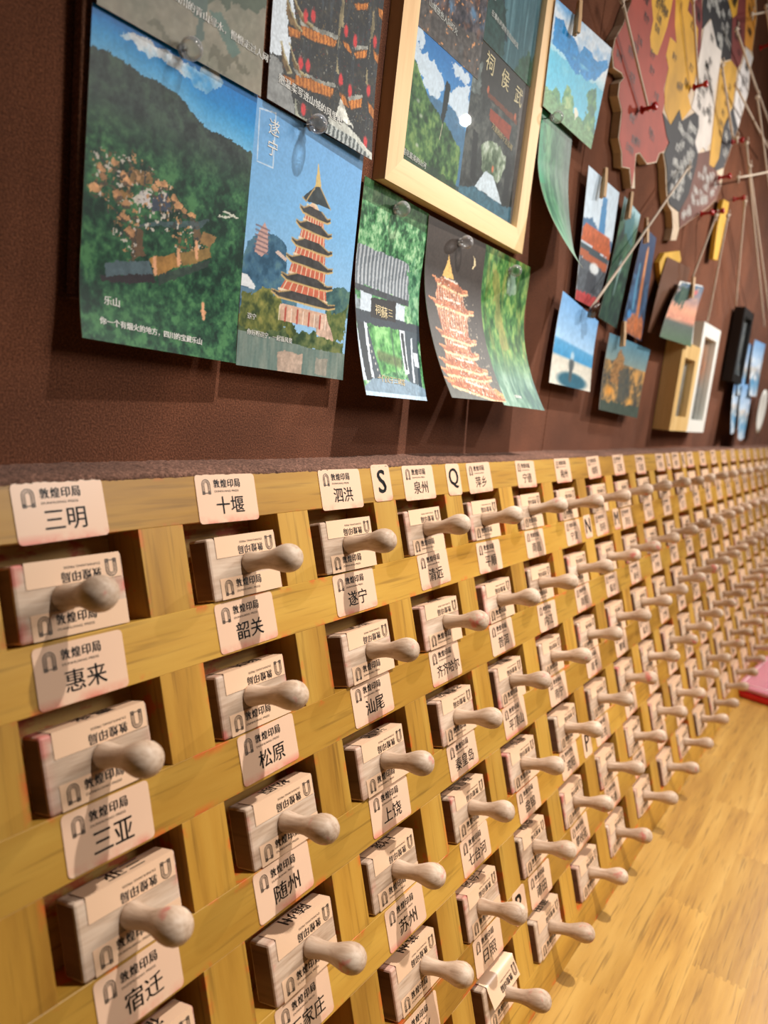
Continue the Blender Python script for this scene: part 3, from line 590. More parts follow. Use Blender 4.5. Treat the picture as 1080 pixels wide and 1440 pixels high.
FEATS = {"c1":{"hill":[[-0.031,0.134],[0.015,0.12],[0.064,0.114],[0.166,0.119],[0.263,0.133],[0.352,0.127],[0.458,0.136],[0.507,0.142],[0.56,0.167],[0.668,0.2],[0.817,0.199],[1.009,0.211],[1.07,0.212]],"cloud":[[0.127,0.037],[0.197,0.017],[0.295,0.023],[0.442,0.016],[0.539,0.019],[0.691,0.009],[0.755,0.038],[0.637,0.086],[0.548,0.081],[0.426,0.07],[0.301,0.075],[0.244,0.056]],"roofs":[[0.085,0.461],[0.154,0.428],[0.21,0.452],[0.097,0.485],[0.174,0.515],[0.23,0.537],[0.276,0.552],[0.223,0.58],[0.25,0.62],[0.274,0.635],[0.402,0.444],[0.431,0.435],[0.502,0.466],[0.53,0.487],[0.569,0.497],[0.621,0.502],[0.38,0.461],[0.668,0.623],[0.412,0.718],[0.554,0.666],[0.743,0.833],[0.222,0.462],[0.055,0.53]],"long":[[0.23,0.429],[0.353,0.422],[0.368,0.457],[0.235,0.478]],"long2":[[0.146,0.502],[0.26,0.504],[0.261,0.52],[0.154,0.535]],"white":[[0.292,0.492],[0.36,0.484],[0.36,0.531],[0.29,0.524]],"plaza":[[0.372,0.488],[0.464,0.461],[0.49,0.518],[0.373,0.543]],"path":[[0.259,0.606],[0.329,0.619],[0.36,0.686],[0.276,0.709]],"path2":[[0.611,0.523],[0.677,0.518],[0.708,0.589],[0.647,0.585]],"stone":[[0.292,0.593],[0.689,0.509],[0.741,0.499],[0.693,0.539],[0.293,0.603]],"blueroof":[[0.126,0.745],[0.374,0.702],[0.4,0.743],[0.135,0.788]],"under":[[0.103,0.792],[0.396,0.74],[0.43,0.769],[0.109,0.81]],"gold":[[0.373,0.697],[0.527,0.653],[0.558,0.696],[0.427,0.742]],"gold2":[[0.545,0.65],[0.757,0.599],[0.77,0.632],[0.583,0.689]],"walls":[[0.427,0.746],[0.583,0.692],[0.77,0.636],[0.741,0.669],[0.443,0.774]],"rroof":[[0.702,0.552],[0.799,0.553],[0.757,0.599],[0.688,0.592]],"zig":[[0.831,0.448],[0.95,0.459],[0.794,0.479],[0.806,0.47],[0.898,0.461],[0.829,0.455]],"cap":[[0.052,0.821],[0.131,0.842],[0.05,0.893],[0.67,0.892]]},"c2":{"hill":[[0.018,0.514],[0.128,0.477],[0.247,0.466],[0.339,0.488],[0.367,0.592],[0.461,0.605],[0.496,0.791],[-0.028,0.843],[-0.025,0.645]],"hillr":[[0.75,0.63],[0.871,0.592],[1.023,0.606],[0.992,0.722],[0.774,0.745]],"trees":[[0.001,0.705],[0.149,0.69],[0.318,0.69],[0.353,0.788],[0.496,0.791],[0.503,0.834],[-0.011,0.849]],"trees2":[[0.65,0.757],[0.769,0.718],[0.993,0.675],[0.994,0.845],[0.747,0.829]],"small":[[0.145,0.431],[0.179,0.457],[0.19,0.535],[0.143,0.562],[0.082,0.551],[0.102,0.477]],"hut":[[0.251,0.53],[0.276,0.518],[0.363,0.542],[0.346,0.553]],"dome":[[-0.008,0.647],[0.04,0.644],[0.113,0.681],[0.107,0.695],[-0.009,0.69]],"domeb":[[-0.009,0.694],[0.102,0.696],[0.089,0.742],[-0.01,0.742]],"spire":[[0.561,0.119],[0.608,0.208],[0.55,0.219]],"cap":[[0.553,0.217],[0.596,0.209],[0.716,0.282],[0.649,0.281],[0.481,0.289],[0.446,0.28],[0.483,0.257]],"roof0":[[0.43,0.312],[0.465,0.317],[0.512,0.302],[0.636,0.307],[0.695,0.327],[0.725,0.321],[0.728,0.335],[0.7,0.345],[0.639,0.346],[0.463,0.338],[0.432,0.322]],"body0":[[0.542,0.284],[0.586,0.292],[0.648,0.331],[0.495,0.308]],"roof1":[[0.409,0.374],[0.449,0.379],[0.504,0.363],[0.648,0.366],[0.717,0.387],[0.752,0.381],[0.755,0.394],[0.721,0.405],[0.651,0.406],[0.446,0.399],[0.411,0.384]],"body1":[[0.491,0.312],[0.662,0.339],[0.674,0.39],[0.473,0.37]],"roof2":[[0.383,0.45],[0.428,0.455],[0.492,0.438],[0.655,0.439],[0.733,0.458],[0.773,0.452],[0.776,0.465],[0.737,0.477],[0.656,0.479],[0.425,0.476],[0.385,0.461]],"body2":[[0.47,0.374],[0.688,0.398],[0.694,0.46],[0.447,0.448]],"roof3":[[0.349,0.52],[0.4,0.524],[0.472,0.507],[0.659,0.509],[0.747,0.529],[0.794,0.523],[0.797,0.537],[0.752,0.548],[0.659,0.55],[0.396,0.545],[0.351,0.53]],"body3":[[0.444,0.452],[0.708,0.468],[0.714,0.53],[0.412,0.518]],"roof4":[[0.32,0.598],[0.376,0.603],[0.455,0.585],[0.659,0.585],[0.756,0.604],[0.807,0.597],[0.81,0.612],[0.76,0.623],[0.658,0.626],[0.371,0.624],[0.323,0.609]],"body4":[[0.409,0.521],[0.729,0.539],[0.727,0.604],[0.383,0.597]],"roof5":[[0.248,0.674],[0.315,0.678],[0.413,0.661],[0.666,0.661],[0.786,0.681],[0.851,0.674],[0.854,0.689],[0.79,0.701],[0.662,0.703],[0.307,0.7],[0.25,0.684]],"body5":[[0.38,0.601],[0.742,0.613],[0.769,0.68],[0.309,0.674]],"base":[[0.329,0.723],[0.623,0.72],[0.77,0.722],[0.762,0.791],[0.343,0.789]],"low":[[0.659,0.747],[0.774,0.722],[0.867,0.833],[0.693,0.821]],"shore":[[-0.014,0.826],[0.275,0.817],[0.599,0.816],[0.968,0.829],[0.98,0.894],[0.512,0.894],[-0.008,0.881]],"lake":[[-0.026,0.863],[0.282,0.867],[0.61,0.882],[1.024,0.881],[1.045,1.015],[-0.008,1.026]],"refl":[[0.335,0.918],[0.574,0.912],[0.567,1.006],[0.345,1.003]],"box":[[0.032,0.033],[0.16,0.021],[0.173,0.22],[0.044,0.221]],"txt":[[0.097,0.089],[0.103,0.163],[0.044,0.832],[0.052,0.896],[0.434,0.892]],"refl2":[[0.698,0.916],[0.826,0.915],[0.816,0.991],[0.698,0.989]]},"A":{"leg1":[[0.44,0.837],[0.552,0.874],[0.528,0.949],[0.583,0.936],[0.612,0.782]],"leg2":[[0.617,0.829],[0.698,0.804],[0.839,0.897],[0.787,0.931]],"dark":[[0.278,0.952],[0.415,0.97],[0.419,1.011],[0.237,0.994]],"dark2":[[0.661,0.941],[0.906,0.911],[0.854,0.959],[0.614,0.999]],"cap":[[0.264,0.902],[0.963,0.902]],"dk3":[[0.449,0.81],[0.984,0.636],[0.989,0.713],[0.762,0.771],[0.594,0.793]]},"B":{"sky":[[-0.017,0.653],[0.111,0.611],[0.122,0.676],[0.166,0.755],[0.161,0.851],[0.106,0.819],[0.006,0.839]],"sky2":[[0.122,0.612],[0.154,0.602],[0.196,0.676],[0.167,0.676]],"wall":[[0.006,0.844],[0.099,0.849],[0.174,0.904],[0.227,0.967],[0.245,1.026],[-0.01,1.009]],"o0":[[0.235,0.669],[0.393,0.649],[0.573,0.625],[0.555,0.662],[0.378,0.695],[0.248,0.71]],"o1":[[0.131,0.706],[0.245,0.692],[0.239,0.724],[0.144,0.739]],"o2":[[0.219,0.854],[0.4,0.828],[0.583,0.811],[0.557,0.854],[0.383,0.878],[0.212,0.894]],"o3":[[0.115,0.882],[0.216,0.874],[0.214,0.903],[0.141,0.908]],"o4":[[0.737,0.627],[0.879,0.57],[0.875,0.608],[0.769,0.644]],"o5":[[0.713,0.821],[0.867,0.77],[0.86,0.815],[0.752,0.851]],"o6":[[0.692,0.45],[0.848,0.398],[0.836,0.435],[0.73,0.463]],"o7":[[0.604,0.615],[0.683,0.607],[0.732,0.639],[0.677,0.639]],"o8":[[0.622,0.809],[0.698,0.815],[0.745,0.85],[0.662,0.85]],"o9":[[0.939,0.384],[1.03,0.381],[1.025,0.42],[0.964,0.418]],"o10":[[0.934,0.554],[1.021,0.566],[1.025,0.608],[0.951,0.586]],"o11":[[0.918,0.768],[1.012,0.787],[1.012,0.832],[0.941,0.811]],"g0":[[0.214,0.652],[0.343,0.643],[0.576,0.606],[0.573,0.625],[0.37,0.656],[0.23,0.671]],"g1":[[0.199,0.84],[0.363,0.824],[0.58,0.794],[0.583,0.811],[0.376,0.835],[0.213,0.855]],"g2":[[0.737,0.599],[0.869,0.56],[0.88,0.572],[0.755,0.614]],"g3":[[0.71,0.804],[0.872,0.755],[0.867,0.771],[0.726,0.818]],"h0":[[0.106,0.617],[0.139,0.643],[0.208,0.682],[0.245,0.69],[0.218,0.702],[0.143,0.697],[0.115,0.665]],"h1":[[0.164,0.599],[0.209,0.621],[0.283,0.645],[0.343,0.645],[0.322,0.659],[0.238,0.654],[0.188,0.633]],"h2":[[0.089,0.778],[0.122,0.815],[0.185,0.858],[0.153,0.872],[0.103,0.839]],"h3":[[0.154,0.764],[0.206,0.805],[0.268,0.835],[0.315,0.832],[0.282,0.848],[0.198,0.831]],"lan":[[0.338,0.609],[0.322,0.796],[0.647,0.57],[0.948,0.523],[0.634,0.762],[0.925,0.728],[0.303,0.962],[0.921,0.942],[0.274,0.629],[0.258,0.804],[0.733,0.779],[0.745,0.578]],"roofg":[[0.511,1.017],[0.543,0.955],[0.702,0.946],[0.842,0.95],[1.007,0.998],[0.949,1.011]],"ridge":[[0.528,0.931],[0.699,0.92],[0.797,0.928],[1.006,0.979],[1.0,1.0],[0.814,0.956],[0.543,0.955]],"sp":[[0.646,0.828],[0.722,0.882],[0.795,0.912],[0.698,0.915],[0.604,0.912]],"sp2":[[0.23,0.937],[0.264,0.987],[0.361,1.003],[0.351,1.02],[0.233,1.014]],"vert":[[0.581,0.464],[0.606,0.456],[0.63,0.557],[0.603,0.556],[0.579,0.683],[0.618,0.743],[0.578,0.744]],"vert2":[[0.892,0.425],[0.919,0.416],[0.918,0.522],[0.897,0.528],[0.892,0.646],[0.92,0.702],[0.892,0.71]],"cap":[[0.05,0.893],[0.616,0.904]]},"c3":{"roof":[[0.005,0.301],[0.769,0.294],[0.927,0.45],[0.821,0.483],[-0.027,0.481]],"eave":[[-0.027,0.481],[0.821,0.483],[0.823,0.514],[-0.054,0.511]],"wl":[[0.079,0.51],[0.242,0.515],[0.218,0.617],[0.06,0.622]],"wr":[[0.599,0.511],[0.763,0.52],[0.743,0.614],[0.587,0.613]],"plaque":[[0.233,0.526],[0.619,0.509],[0.602,0.617],[0.212,0.622]],"txt":[[0.327,0.578],[0.424,0.582],[0.521,0.576]],"beam":[[-0.102,0.606],[0.218,0.617],[0.956,0.606],[0.95,0.649],[-0.072,0.662]],"pil":[[-0.093,0.659],[-0.003,0.66],[0.077,0.934],[-0.021,0.929]],"coup":[[0.006,0.658],[0.147,0.656],[0.164,0.934],[0.049,0.93]],"fl":[[0.11,0.658],[0.147,0.658],[0.168,0.916],[0.132,0.913]],"door":[[0.153,0.658],[0.678,0.652],[0.628,0.855],[0.164,0.907]],"rdark":[[0.662,0.647],[0.969,0.642],[0.952,0.964],[0.724,0.901]],"rw1":[[0.655,0.65],[0.744,0.65],[0.757,0.869],[0.687,0.872]],"rd1":[[0.676,0.661],[0.726,0.662],[0.738,0.85],[0.707,0.851]],"rw2":[[0.84,0.678],[0.868,0.676],[0.839,0.911],[0.806,0.907]],"rw3":[[0.862,0.75],[0.943,0.749],[0.95,0.828],[0.871,0.822]],"step":[[0.005,0.959],[0.144,0.917],[0.689,0.902],[1.021,0.94],[1.012,1.014],[-0.023,1.005]],"bot":[[-0.035,0.978],[1.033,0.982],[1.027,1.019],[-0.058,1.015]],"cap":[[0.054,0.893],[0.637,0.905]],"corner":[[-0.027,0.517],[0.083,0.542],[0.092,0.596],[-0.061,0.602]]},"c4":{"moon":[[0.782,0.105],[0.832,0.119],[0.844,0.154],[0.809,0.184],[0.78,0.188],[0.815,0.159],[0.805,0.129]],"spire":[[0.363,0.16],[0.4,0.206],[0.483,0.293],[0.279,0.291],[0.344,0.214]],"r0":[[0.124,0.31],[0.21,0.321],[0.325,0.298],[0.538,0.306],[0.667,0.335],[0.732,0.333],[0.732,0.353],[0.634,0.368],[0.21,0.348]],"b0":[[0.413,0.285],[0.381,0.301],[0.604,0.344],[0.228,0.306]],"r1":[[0.059,0.435],[0.164,0.444],[0.317,0.419],[0.589,0.424],[0.746,0.452],[0.832,0.449],[0.826,0.469],[0.694,0.486],[0.156,0.472]],"b1":[[0.222,0.316],[0.622,0.356],[0.697,0.458],[0.162,0.432]],"r2":[[0.101,0.608],[0.193,0.619],[0.343,0.595],[0.588,0.604],[0.718,0.635],[0.796,0.633],[0.781,0.654],[0.656,0.67],[0.175,0.647]],"b2":[[0.153,0.442],[0.712,0.471],[0.66,0.639],[0.205,0.608]],"r3":[[0.097,0.697],[0.187,0.708],[0.339,0.684],[0.579,0.692],[0.701,0.722],[0.778,0.72],[0.76,0.741],[0.633,0.756],[0.164,0.736]],"b3":[[0.193,0.618],[0.669,0.653],[0.642,0.724],[0.201,0.698]],"r4":[[0.031,0.778],[0.139,0.79],[0.324,0.768],[0.618,0.779],[0.769,0.812],[0.865,0.81],[0.842,0.831],[0.685,0.845],[0.113,0.818]],"b4":[[0.187,0.708],[0.649,0.738],[0.727,0.813],[0.133,0.781]],"r5":[[-0.012,0.835],[0.105,0.844],[0.305,0.82],[0.626,0.825],[0.791,0.854],[0.897,0.852],[0.873,0.872],[0.701,0.889],[0.076,0.872]],"b5":[[0.118,0.791],[0.73,0.827],[0.758,0.853],[0.088,0.838]],"r6":[[-0.003,0.888],[0.133,0.908],[0.364,0.897],[0.737,0.93],[0.927,0.975],[1.049,0.981],[1.018,1.001],[0.819,1.004],[0.101,0.935]],"b6":[[0.072,0.848],[0.761,0.867],[0.908,0.98],[0.097,0.893]],"foot":[[0.03,0.888],[0.596,0.909],[1.082,0.959],[1.024,0.997],[0.088,0.923]]},"c5":{"streak":[[0.213,0.104],[0.337,0.111],[0.58,0.606],[0.415,0.645]],"pale":[[0.507,0.113],[0.715,0.083],[0.728,0.215],[0.525,0.267]],"cap":[[0.26,0.908],[0.713,0.926]]},"f3":{"cl1":[[0.033,0.037],[0.189,0.013],[0.256,0.065],[0.132,0.126],[0.422,0.163],[0.559,0.236],[0.557,0.347],[0.425,0.42],[0.265,0.354],[0.161,0.259],[0.05,0.184]],"cl2":[[0.634,0.05],[0.814,0.019],[0.959,0.067],[0.914,0.14],[0.99,0.113],[1.006,0.399],[0.72,0.376],[0.613,0.328],[0.657,0.257],[0.914,0.14],[0.68,0.11]],"hill":[[0.026,0.193],[0.163,0.271],[0.265,0.354],[0.335,0.41],[0.561,0.485],[0.763,0.534],[0.956,0.634],[0.957,0.99],[-0.008,1.018]],"far":[[0.306,0.406],[0.542,0.408],[0.688,0.373],[0.995,0.417],[0.968,0.675],[0.659,0.623]],"tower":[[0.596,0.202],[0.665,0.227],[0.659,0.383],[0.617,0.523],[0.576,0.48],[0.586,0.282]],"rocks":[[0.073,0.487],[0.225,0.488],[0.075,0.625],[0.278,0.789],[0.041,0.789],[0.287,0.575]],"cap":[[0.015,0.931],[0.476,0.94]]},"f4":{"t1":[[0.242,0.095],[0.528,0.105],[0.797,0.126]],"plq":[[0.337,0.343],[0.748,0.338],[0.731,0.438],[0.348,0.409]],"arch":[[0.275,0.603],[0.337,0.546],[0.52,0.516],[0.719,0.548],[0.733,0.629],[0.617,0.753],[0.328,0.73]],"path":[[0.247,0.856],[0.394,0.725],[0.534,0.725],[0.752,0.867]],"grd":[[-0.012,0.911],[0.247,0.856],[0.752,0.867],[0.948,0.835],[0.986,0.988],[0.008,0.998]],"lant":[[0.51,0.684],[0.266,0.248],[0.788,0.263]],"c1":[[0.111,0.532],[0.199,0.542],[0.243,0.845],[0.153,0.822]],"c2":[[0.728,0.57],[0.847,0.577],[0.851,0.832],[0.756,0.829]],"beam":[[0.264,0.26],[0.838,0.268],[0.834,0.305],[0.278,0.29]],"edge":[[0.829,0.105],[0.993,-0.055],[1.004,0.985],[0.96,0.969]]},"f2":{"rock":[[0.038,0.652],[0.111,0.564],[0.305,0.698],[0.419,0.881],[0.105,0.837]],"fall":[[0.279,0.354],[0.548,0.206],[0.729,1.028],[0.475,1.007]],"cap":[[0.0,0.642],[-0.001,0.789],[0.939,0.856]]},"f1":{"cap":[[0.243,0.789],[0.735,0.774]],"lights":[[0.481,0.622],[0.685,0.549],[0.816,0.587],[0.392,0.828],[0.601,0.646],[0.245,0.94],[0.832,0.472],[0.675,0.691],[0.826,0.691],[0.491,0.969],[0.254,0.845]]},"c6":{"m1":[[0.021,0.161],[0.148,0.129],[0.241,0.187],[0.396,0.217],[0.491,0.298],[0.529,0.462],[0.466,0.49],[0.219,0.409],[0.027,0.399]],"m2":[[0.445,0.319],[0.52,0.177],[0.67,0.198],[0.719,0.231],[0.946,0.132],[1.008,0.18],[0.848,0.359],[0.69,0.445],[0.544,0.455]],"grn":[[-0.025,0.809],[0.09,0.807],[0.172,0.732],[0.267,0.76],[0.311,0.848],[0.332,0.623],[0.489,0.715],[0.562,0.812],[0.723,0.818],[0.794,0.697],[0.701,0.569],[0.781,0.48],[0.872,0.46],[0.941,0.656],[1.023,0.999],[0.014,1.056]],"peak":[[0.533,0.787],[0.577,0.75],[0.618,0.806],[0.586,0.875]]}}
MAPG = {"red":[[6.956,4.967],[6.905,4.851],[6.828,4.678],[6.662,4.47],[6.64,4.322],[6.735,4.218],[6.99,4.26],[7.078,4.236],[6.979,4.15],[6.988,4.024],[7.167,3.921],[7.194,3.645],[7.354,3.541],[7.435,3.408],[7.701,3.467],[7.864,3.285],[7.852,3.51],[7.813,3.661],[7.965,3.721],[8.294,3.692],[8.627,3.808],[8.7,3.936],[8.887,4.012],[9.017,4.159],[8.886,4.197],[8.581,4.365],[8.596,4.521],[8.486,4.63],[8.535,4.907],[8.359,4.966],[8.444,5.217],[8.695,5.255],[8.532,5.398],[8.408,5.612]],"yellow1":[[7.571,5.24],[8.289,5.559],[8.286,5.452],[8.239,5.239],[8.146,5.041],[8.05,4.853],[7.805,4.8],[7.703,4.912],[7.72,5.105]],"yellow2":[[8.408,5.612],[8.939,5.848],[8.936,5.735],[9.269,5.766],[9.512,5.753],[9.653,5.514],[9.748,5.269],[9.734,5.163],[9.535,4.929],[9.78,4.852],[9.439,4.564],[9.246,4.649],[8.979,4.363],[8.646,4.444],[8.517,4.642],[8.545,4.892],[8.367,4.987],[8.414,5.204],[8.7,5.248],[8.52,5.392]],"maroon1":[[8.939,5.848],[9.482,6.089],[9.658,5.873],[9.765,5.619],[9.7,5.392],[9.512,5.753],[9.269,5.766],[8.936,5.735]],"black1":[[9.518,6.105],[10.721,6.639],[11.069,6.664],[11.458,6.138],[11.022,5.935],[10.54,5.95],[10.021,6.107],[9.694,5.829]],"yellow3":[[10.764,6.658],[11.293,6.893],[11.341,6.716],[11.144,6.588]],"white1":[[10.034,6.092],[10.54,5.95],[10.838,6.005],[10.868,5.843],[10.84,5.482],[11.084,4.8],[10.978,4.722],[10.948,4.622],[10.683,4.609],[10.483,4.46],[10.221,4.533],[10.29,4.77],[10.103,4.879],[9.78,4.852],[9.833,5.035],[9.748,5.269],[9.765,5.619],[9.755,5.874]],"yellow4":[[10.912,5.859],[11.474,6.122],[11.899,6.17],[11.969,6.032],[12.046,5.679],[11.683,5.223],[11.725,4.759],[11.529,4.559],[11.21,4.515],[11.114,4.901],[10.988,5.446]],"maroon2":[[11.293,6.893],[11.735,7.089],[12.196,6.639],[12.1,6.318],[11.916,6.153],[11.458,6.138],[11.144,6.588],[11.341,6.716]],"orange":[[11.764,7.102],[12.317,7.347],[12.608,7.238],[12.698,6.744],[12.145,6.618]],"white2":[[12.284,6.627],[12.831,6.698],[12.763,6.474],[12.926,6.186],[12.767,5.828],[12.645,5.511],[12.169,5.625],[12.004,5.997],[12.204,6.357]],"black2":[[8.571,4.381],[8.979,4.363],[9.246,4.649],[9.439,4.564],[9.972,4.855],[10.196,4.889],[10.29,4.77],[10.221,4.533],[10.483,4.46],[10.497,4.309],[10.342,3.844],[9.999,3.516],[9.476,3.494],[9.297,3.635],[9.103,3.867],[8.903,3.987],[9.03,4.164],[8.886,4.197]],"black3":[[12.082,5.643],[12.645,5.511],[12.467,5.254],[12.138,4.733],[11.711,4.563],[11.529,4.559],[11.725,4.759],[11.683,5.223]],"brown1":[[10.483,4.46],[11.115,4.695],[11.21,4.515],[11.711,4.563],[12.146,4.436],[11.975,4.192],[11.555,3.964],[10.583,3.52],[10.174,3.336],[10.006,3.506],[10.342,3.844],[10.497,4.309]],"plate":[[6.956,4.967],[6.895,4.847],[6.819,4.674],[6.644,4.462],[6.622,4.315],[6.72,4.205],[6.984,4.249],[7.063,4.23],[6.96,4.143],[6.969,4.017],[7.147,3.915],[7.174,3.639],[7.333,3.534],[7.417,3.396],[7.684,3.451],[7.857,3.274],[7.983,3.308],[7.877,3.499],[7.851,3.663],[7.959,3.708],[8.301,3.679],[8.659,3.806],[8.731,3.936],[8.855,3.988],[9.069,3.857],[9.254,3.624],[9.434,3.48],[9.687,3.44],[9.852,3.263],[9.837,3.085],[10.118,3.145],[10.182,3.324],[10.606,3.516],[11.601,3.966],[12.024,4.195],[12.209,4.453],[12.195,4.744],[12.526,5.267],[12.705,5.525],[12.839,5.847],[12.995,6.21],[12.831,6.5],[12.903,6.721],[12.746,6.758],[12.673,7.266],[12.422,7.394]],"taiwan":[[12.439,4.31],[12.856,4.364],[12.88,4.035],[12.747,3.367],[12.43,3.323],[12.329,3.839]],"hainan":[[9.744,2.554],[9.576,2.727],[9.757,2.894],[10.505,3.074],[10.675,2.968],[10.438,2.799],[10.156,2.657],[9.919,2.465]],"strings":[[[6.366,0.06,4.693],[7.79,0.06,4.13]],[[8.638,0.06,5.701],[9.616,0.06,5.052]],[[9.674,0.06,4.02],[6.916,0.06,1.709]],[[10.845,0.06,6.279],[14.86,0.06,6.17]],[[11.306,0.06,5.686],[15.287,0.06,5.846]],[[10.293,0.06,5.572],[11.831,0.06,5.079]],[[11.831,0.06,5.079],[12.107,0.06,5.111]],[[11.403,0.06,6.71],[13.083,0.06,7.521]],[[12.166,0.06,7.153],[13.927,0.06,6.88]],[[11.722,0.06,4.441],[15.516,0.06,5.672]],[[13.004,0.06,4.403],[14.587,0.06,2.857]],[[12.508,0.06,5.926],[17.045,0.06,4.51]],[[11.063,0.06,3.704],[10.989,0.06,2.725]],[[11.774,0.06,3.873],[12.521,0.06,2.289]],[[12.131,0.06,5.086],[17.124,0.06,2.79]],[[12.605,0.06,4.867],[17.928,0.06,2.891]],[[13.74,0.06,5.617],[16.815,0.06,4.684]]],"pins":[[7.699,0.07,4.092],[9.629,0.07,5.04],[13.104,0.07,6.931],[12.246,0.07,5.155],[11.811,0.07,4.466],[13.076,0.07,4.457],[11.089,0.07,3.732],[11.784,0.07,3.92]],"clear":[[1.038,0.1,2.108],[1.999,0.1,2.053],[2.874,0.1,1.802],[3.838,0.1,1.795],[4.74,0.1,1.743],[5.14,0.1,3.14]],"pegs":[[[5.523,0.12,4.06],[5.591,0.12,4.347]],[[6.833,0.12,2.9],[6.838,0.12,3.246]],[[7.715,0.12,2.904],[7.815,0.12,3.201]],[[8.547,0.12,2.772],[8.614,0.12,3.108]],[[8.154,0.12,1.435],[8.224,0.12,1.705]],[[10.807,0.12,2.435],[10.792,0.12,2.712]]]}

# ------------------------------------------------------------------ a small painter for the printed cards (flat print only)
class Cv:
    def __init__(s, W, H, seed=0):
        s.W, s.H = W, H; s.X, s.Y = np.meshgrid(np.linspace(0, 1, W), np.linspace(0, 1, H)); s.C = np.zeros((H, W, 3)); s.rg = np.random.RandomState(seed)
    def grad(s, stops, axis='Y'):
        p = [a for a, _ in stops]; A = s.Y if axis == 'Y' else s.X
        for k in range(3): s.C[..., k] = np.interp(A, p, [c[k] for _, c in stops])
    def noise(s, fx, fy, octv=4, pers=0.55):
        out = np.zeros((s.H, s.W)); amp = 1; tot = 0
        for o in range(octv):
            nx, ny = max(2, int(fx * 2 ** o) + 2), max(2, int(fy * 2 ** o) + 2)
            g = s.rg.rand(ny, nx); u = s.X * (nx - 1.001); v = s.Y * (ny - 1.001)
            i = u.astype(int); j = v.astype(int); a = u - i; b = v - j
            a = a * a * (3 - 2 * a); b = b * b * (3 - 2 * b)
            out += amp * ((g[j, i] * (1 - a) + g[j, i + 1] * a) * (1 - b) + (g[j + 1, i] * (1 - a) + g[j + 1, i + 1] * a) * b)
            tot += amp; amp *= pers
        return out / tot
    def pmask(s, poly, jx=0.0):
        X = s.X; Y = s.Y
        if jx: X = X + jx * (s.noise(14, 14, 4) - .5) * 2; Y = Y + jx * (s.noise(14, 14, 4) - .5) * 2
        m = np.zeros_like(X, bool); n = len(poly)
        for i in range(n):
            x0, y0 = poly[i]; x1, y1 = poly[(i + 1) % n]
            if y0 == y1: continue
            c = ((y0 > Y) != (y1 > Y)) & (X < (x1 - x0) * (Y - y0) / (y1 - y0) + x0); m ^= c
        return m.astype(float)
    def put(s, mask, col, a=1.0):
        m = (mask * a)[..., None]; s.C = s.C * (1 - m) + np.asarray(col, float) * m
    def poly(s, p, col, jx=0.0, a=1.0, var=0.0):
        m = s.pmask(p, jx); col = np.asarray(col, float)
        if var: col = col * (1 + var * (s.noise(30, 40, 3)[..., None] - .5) * 2)
        s.put(m, col, a); return m
    def ell(s, cx, cy, rx, ry, col, a=1.0, soft=0.3):
        d = np.sqrt(((s.X - cx) / rx) ** 2 + ((s.Y - cy) / ry) ** 2); s.put(np.clip((1 - d) / soft, 0, 1), col, a)
    def leaves(s, mask, dark, mid, light, fx=22, fy=30):
        n = s.noise(fx / 3, fy / 3, 3) * .45 + s.noise(fx, fy, 3, .7) * .55; n = (n - n.mean()) / (n.std() + 1e-6)
        t = np.clip(n * .28 + .5, 0, 1)[..., None]; dark, mid, light = (np.asarray(q, float) for q in (dark, mid, light))
        c = np.where(t < .5, dark + (mid - dark) * t * 2, mid + (light - mid) * (t - .5) * 2); s.put(mask, c)
    def finish(s, warp=.006, grain=.10):
        # photographic raggedness of the print: small warps of every outline, fine tonal grain
        u = s.X + warp * ((s.noise(70, 100, 2, .7) - .5) * 2 + (s.noise(24, 34, 2) - .5)); v = s.Y + warp * .7 * ((s.noise(70, 100, 2, .7) - .5) * 2 + (s.noise(24, 34, 2) - .5))
        i = np.clip(np.rint(u * (s.W - 1)), 0, s.W - 1).astype(int); j = np.clip(np.rint(v * (s.H - 1)), 0, s.H - 1).astype(int)
        s.C = s.C[j, i] * (1 + grain * ((s.noise(s.W / 2.2, s.H / 2.2, 1) - .5) * 1.6 + (s.noise(16, 22, 3) - .5)))[..., None]
    def clutter(s, mask, cols, fx, fy, dens=.42, a=.9):
        # many small facets (roofs, walls, rails) in the given colours
        for c_ in cols: s.put(mask * (s.noise(fx, fy, 2, .7) > 1 - dens), c_, a)
    def line(s, pts, w, col, a=1.0):
        asp = s.H / s.W
        for (x0, y0), (x1, y1) in zip(pts[:-1], pts[1:]):
            dx, dy = x1 - x0, (y1 - y0) * asp; L2 = dx * dx + dy * dy + 1e-9
            t = np.clip(((s.X - x0) * dx + (s.Y - y0) * asp * dy) / L2, 0, 1)
            d = np.sqrt((s.X - x0 - t * dx) ** 2 + ((s.Y - y0) * asp - t * dy) ** 2); s.put(np.clip((w - d) / (w * .5), 0, 1), col, a)
    def speck(s, mask, col, dens, fx=60, fy=80, a=1.0):
        n = s.noise(fx, fy, 1); s.put(mask * (n > 1 - dens), col, a)

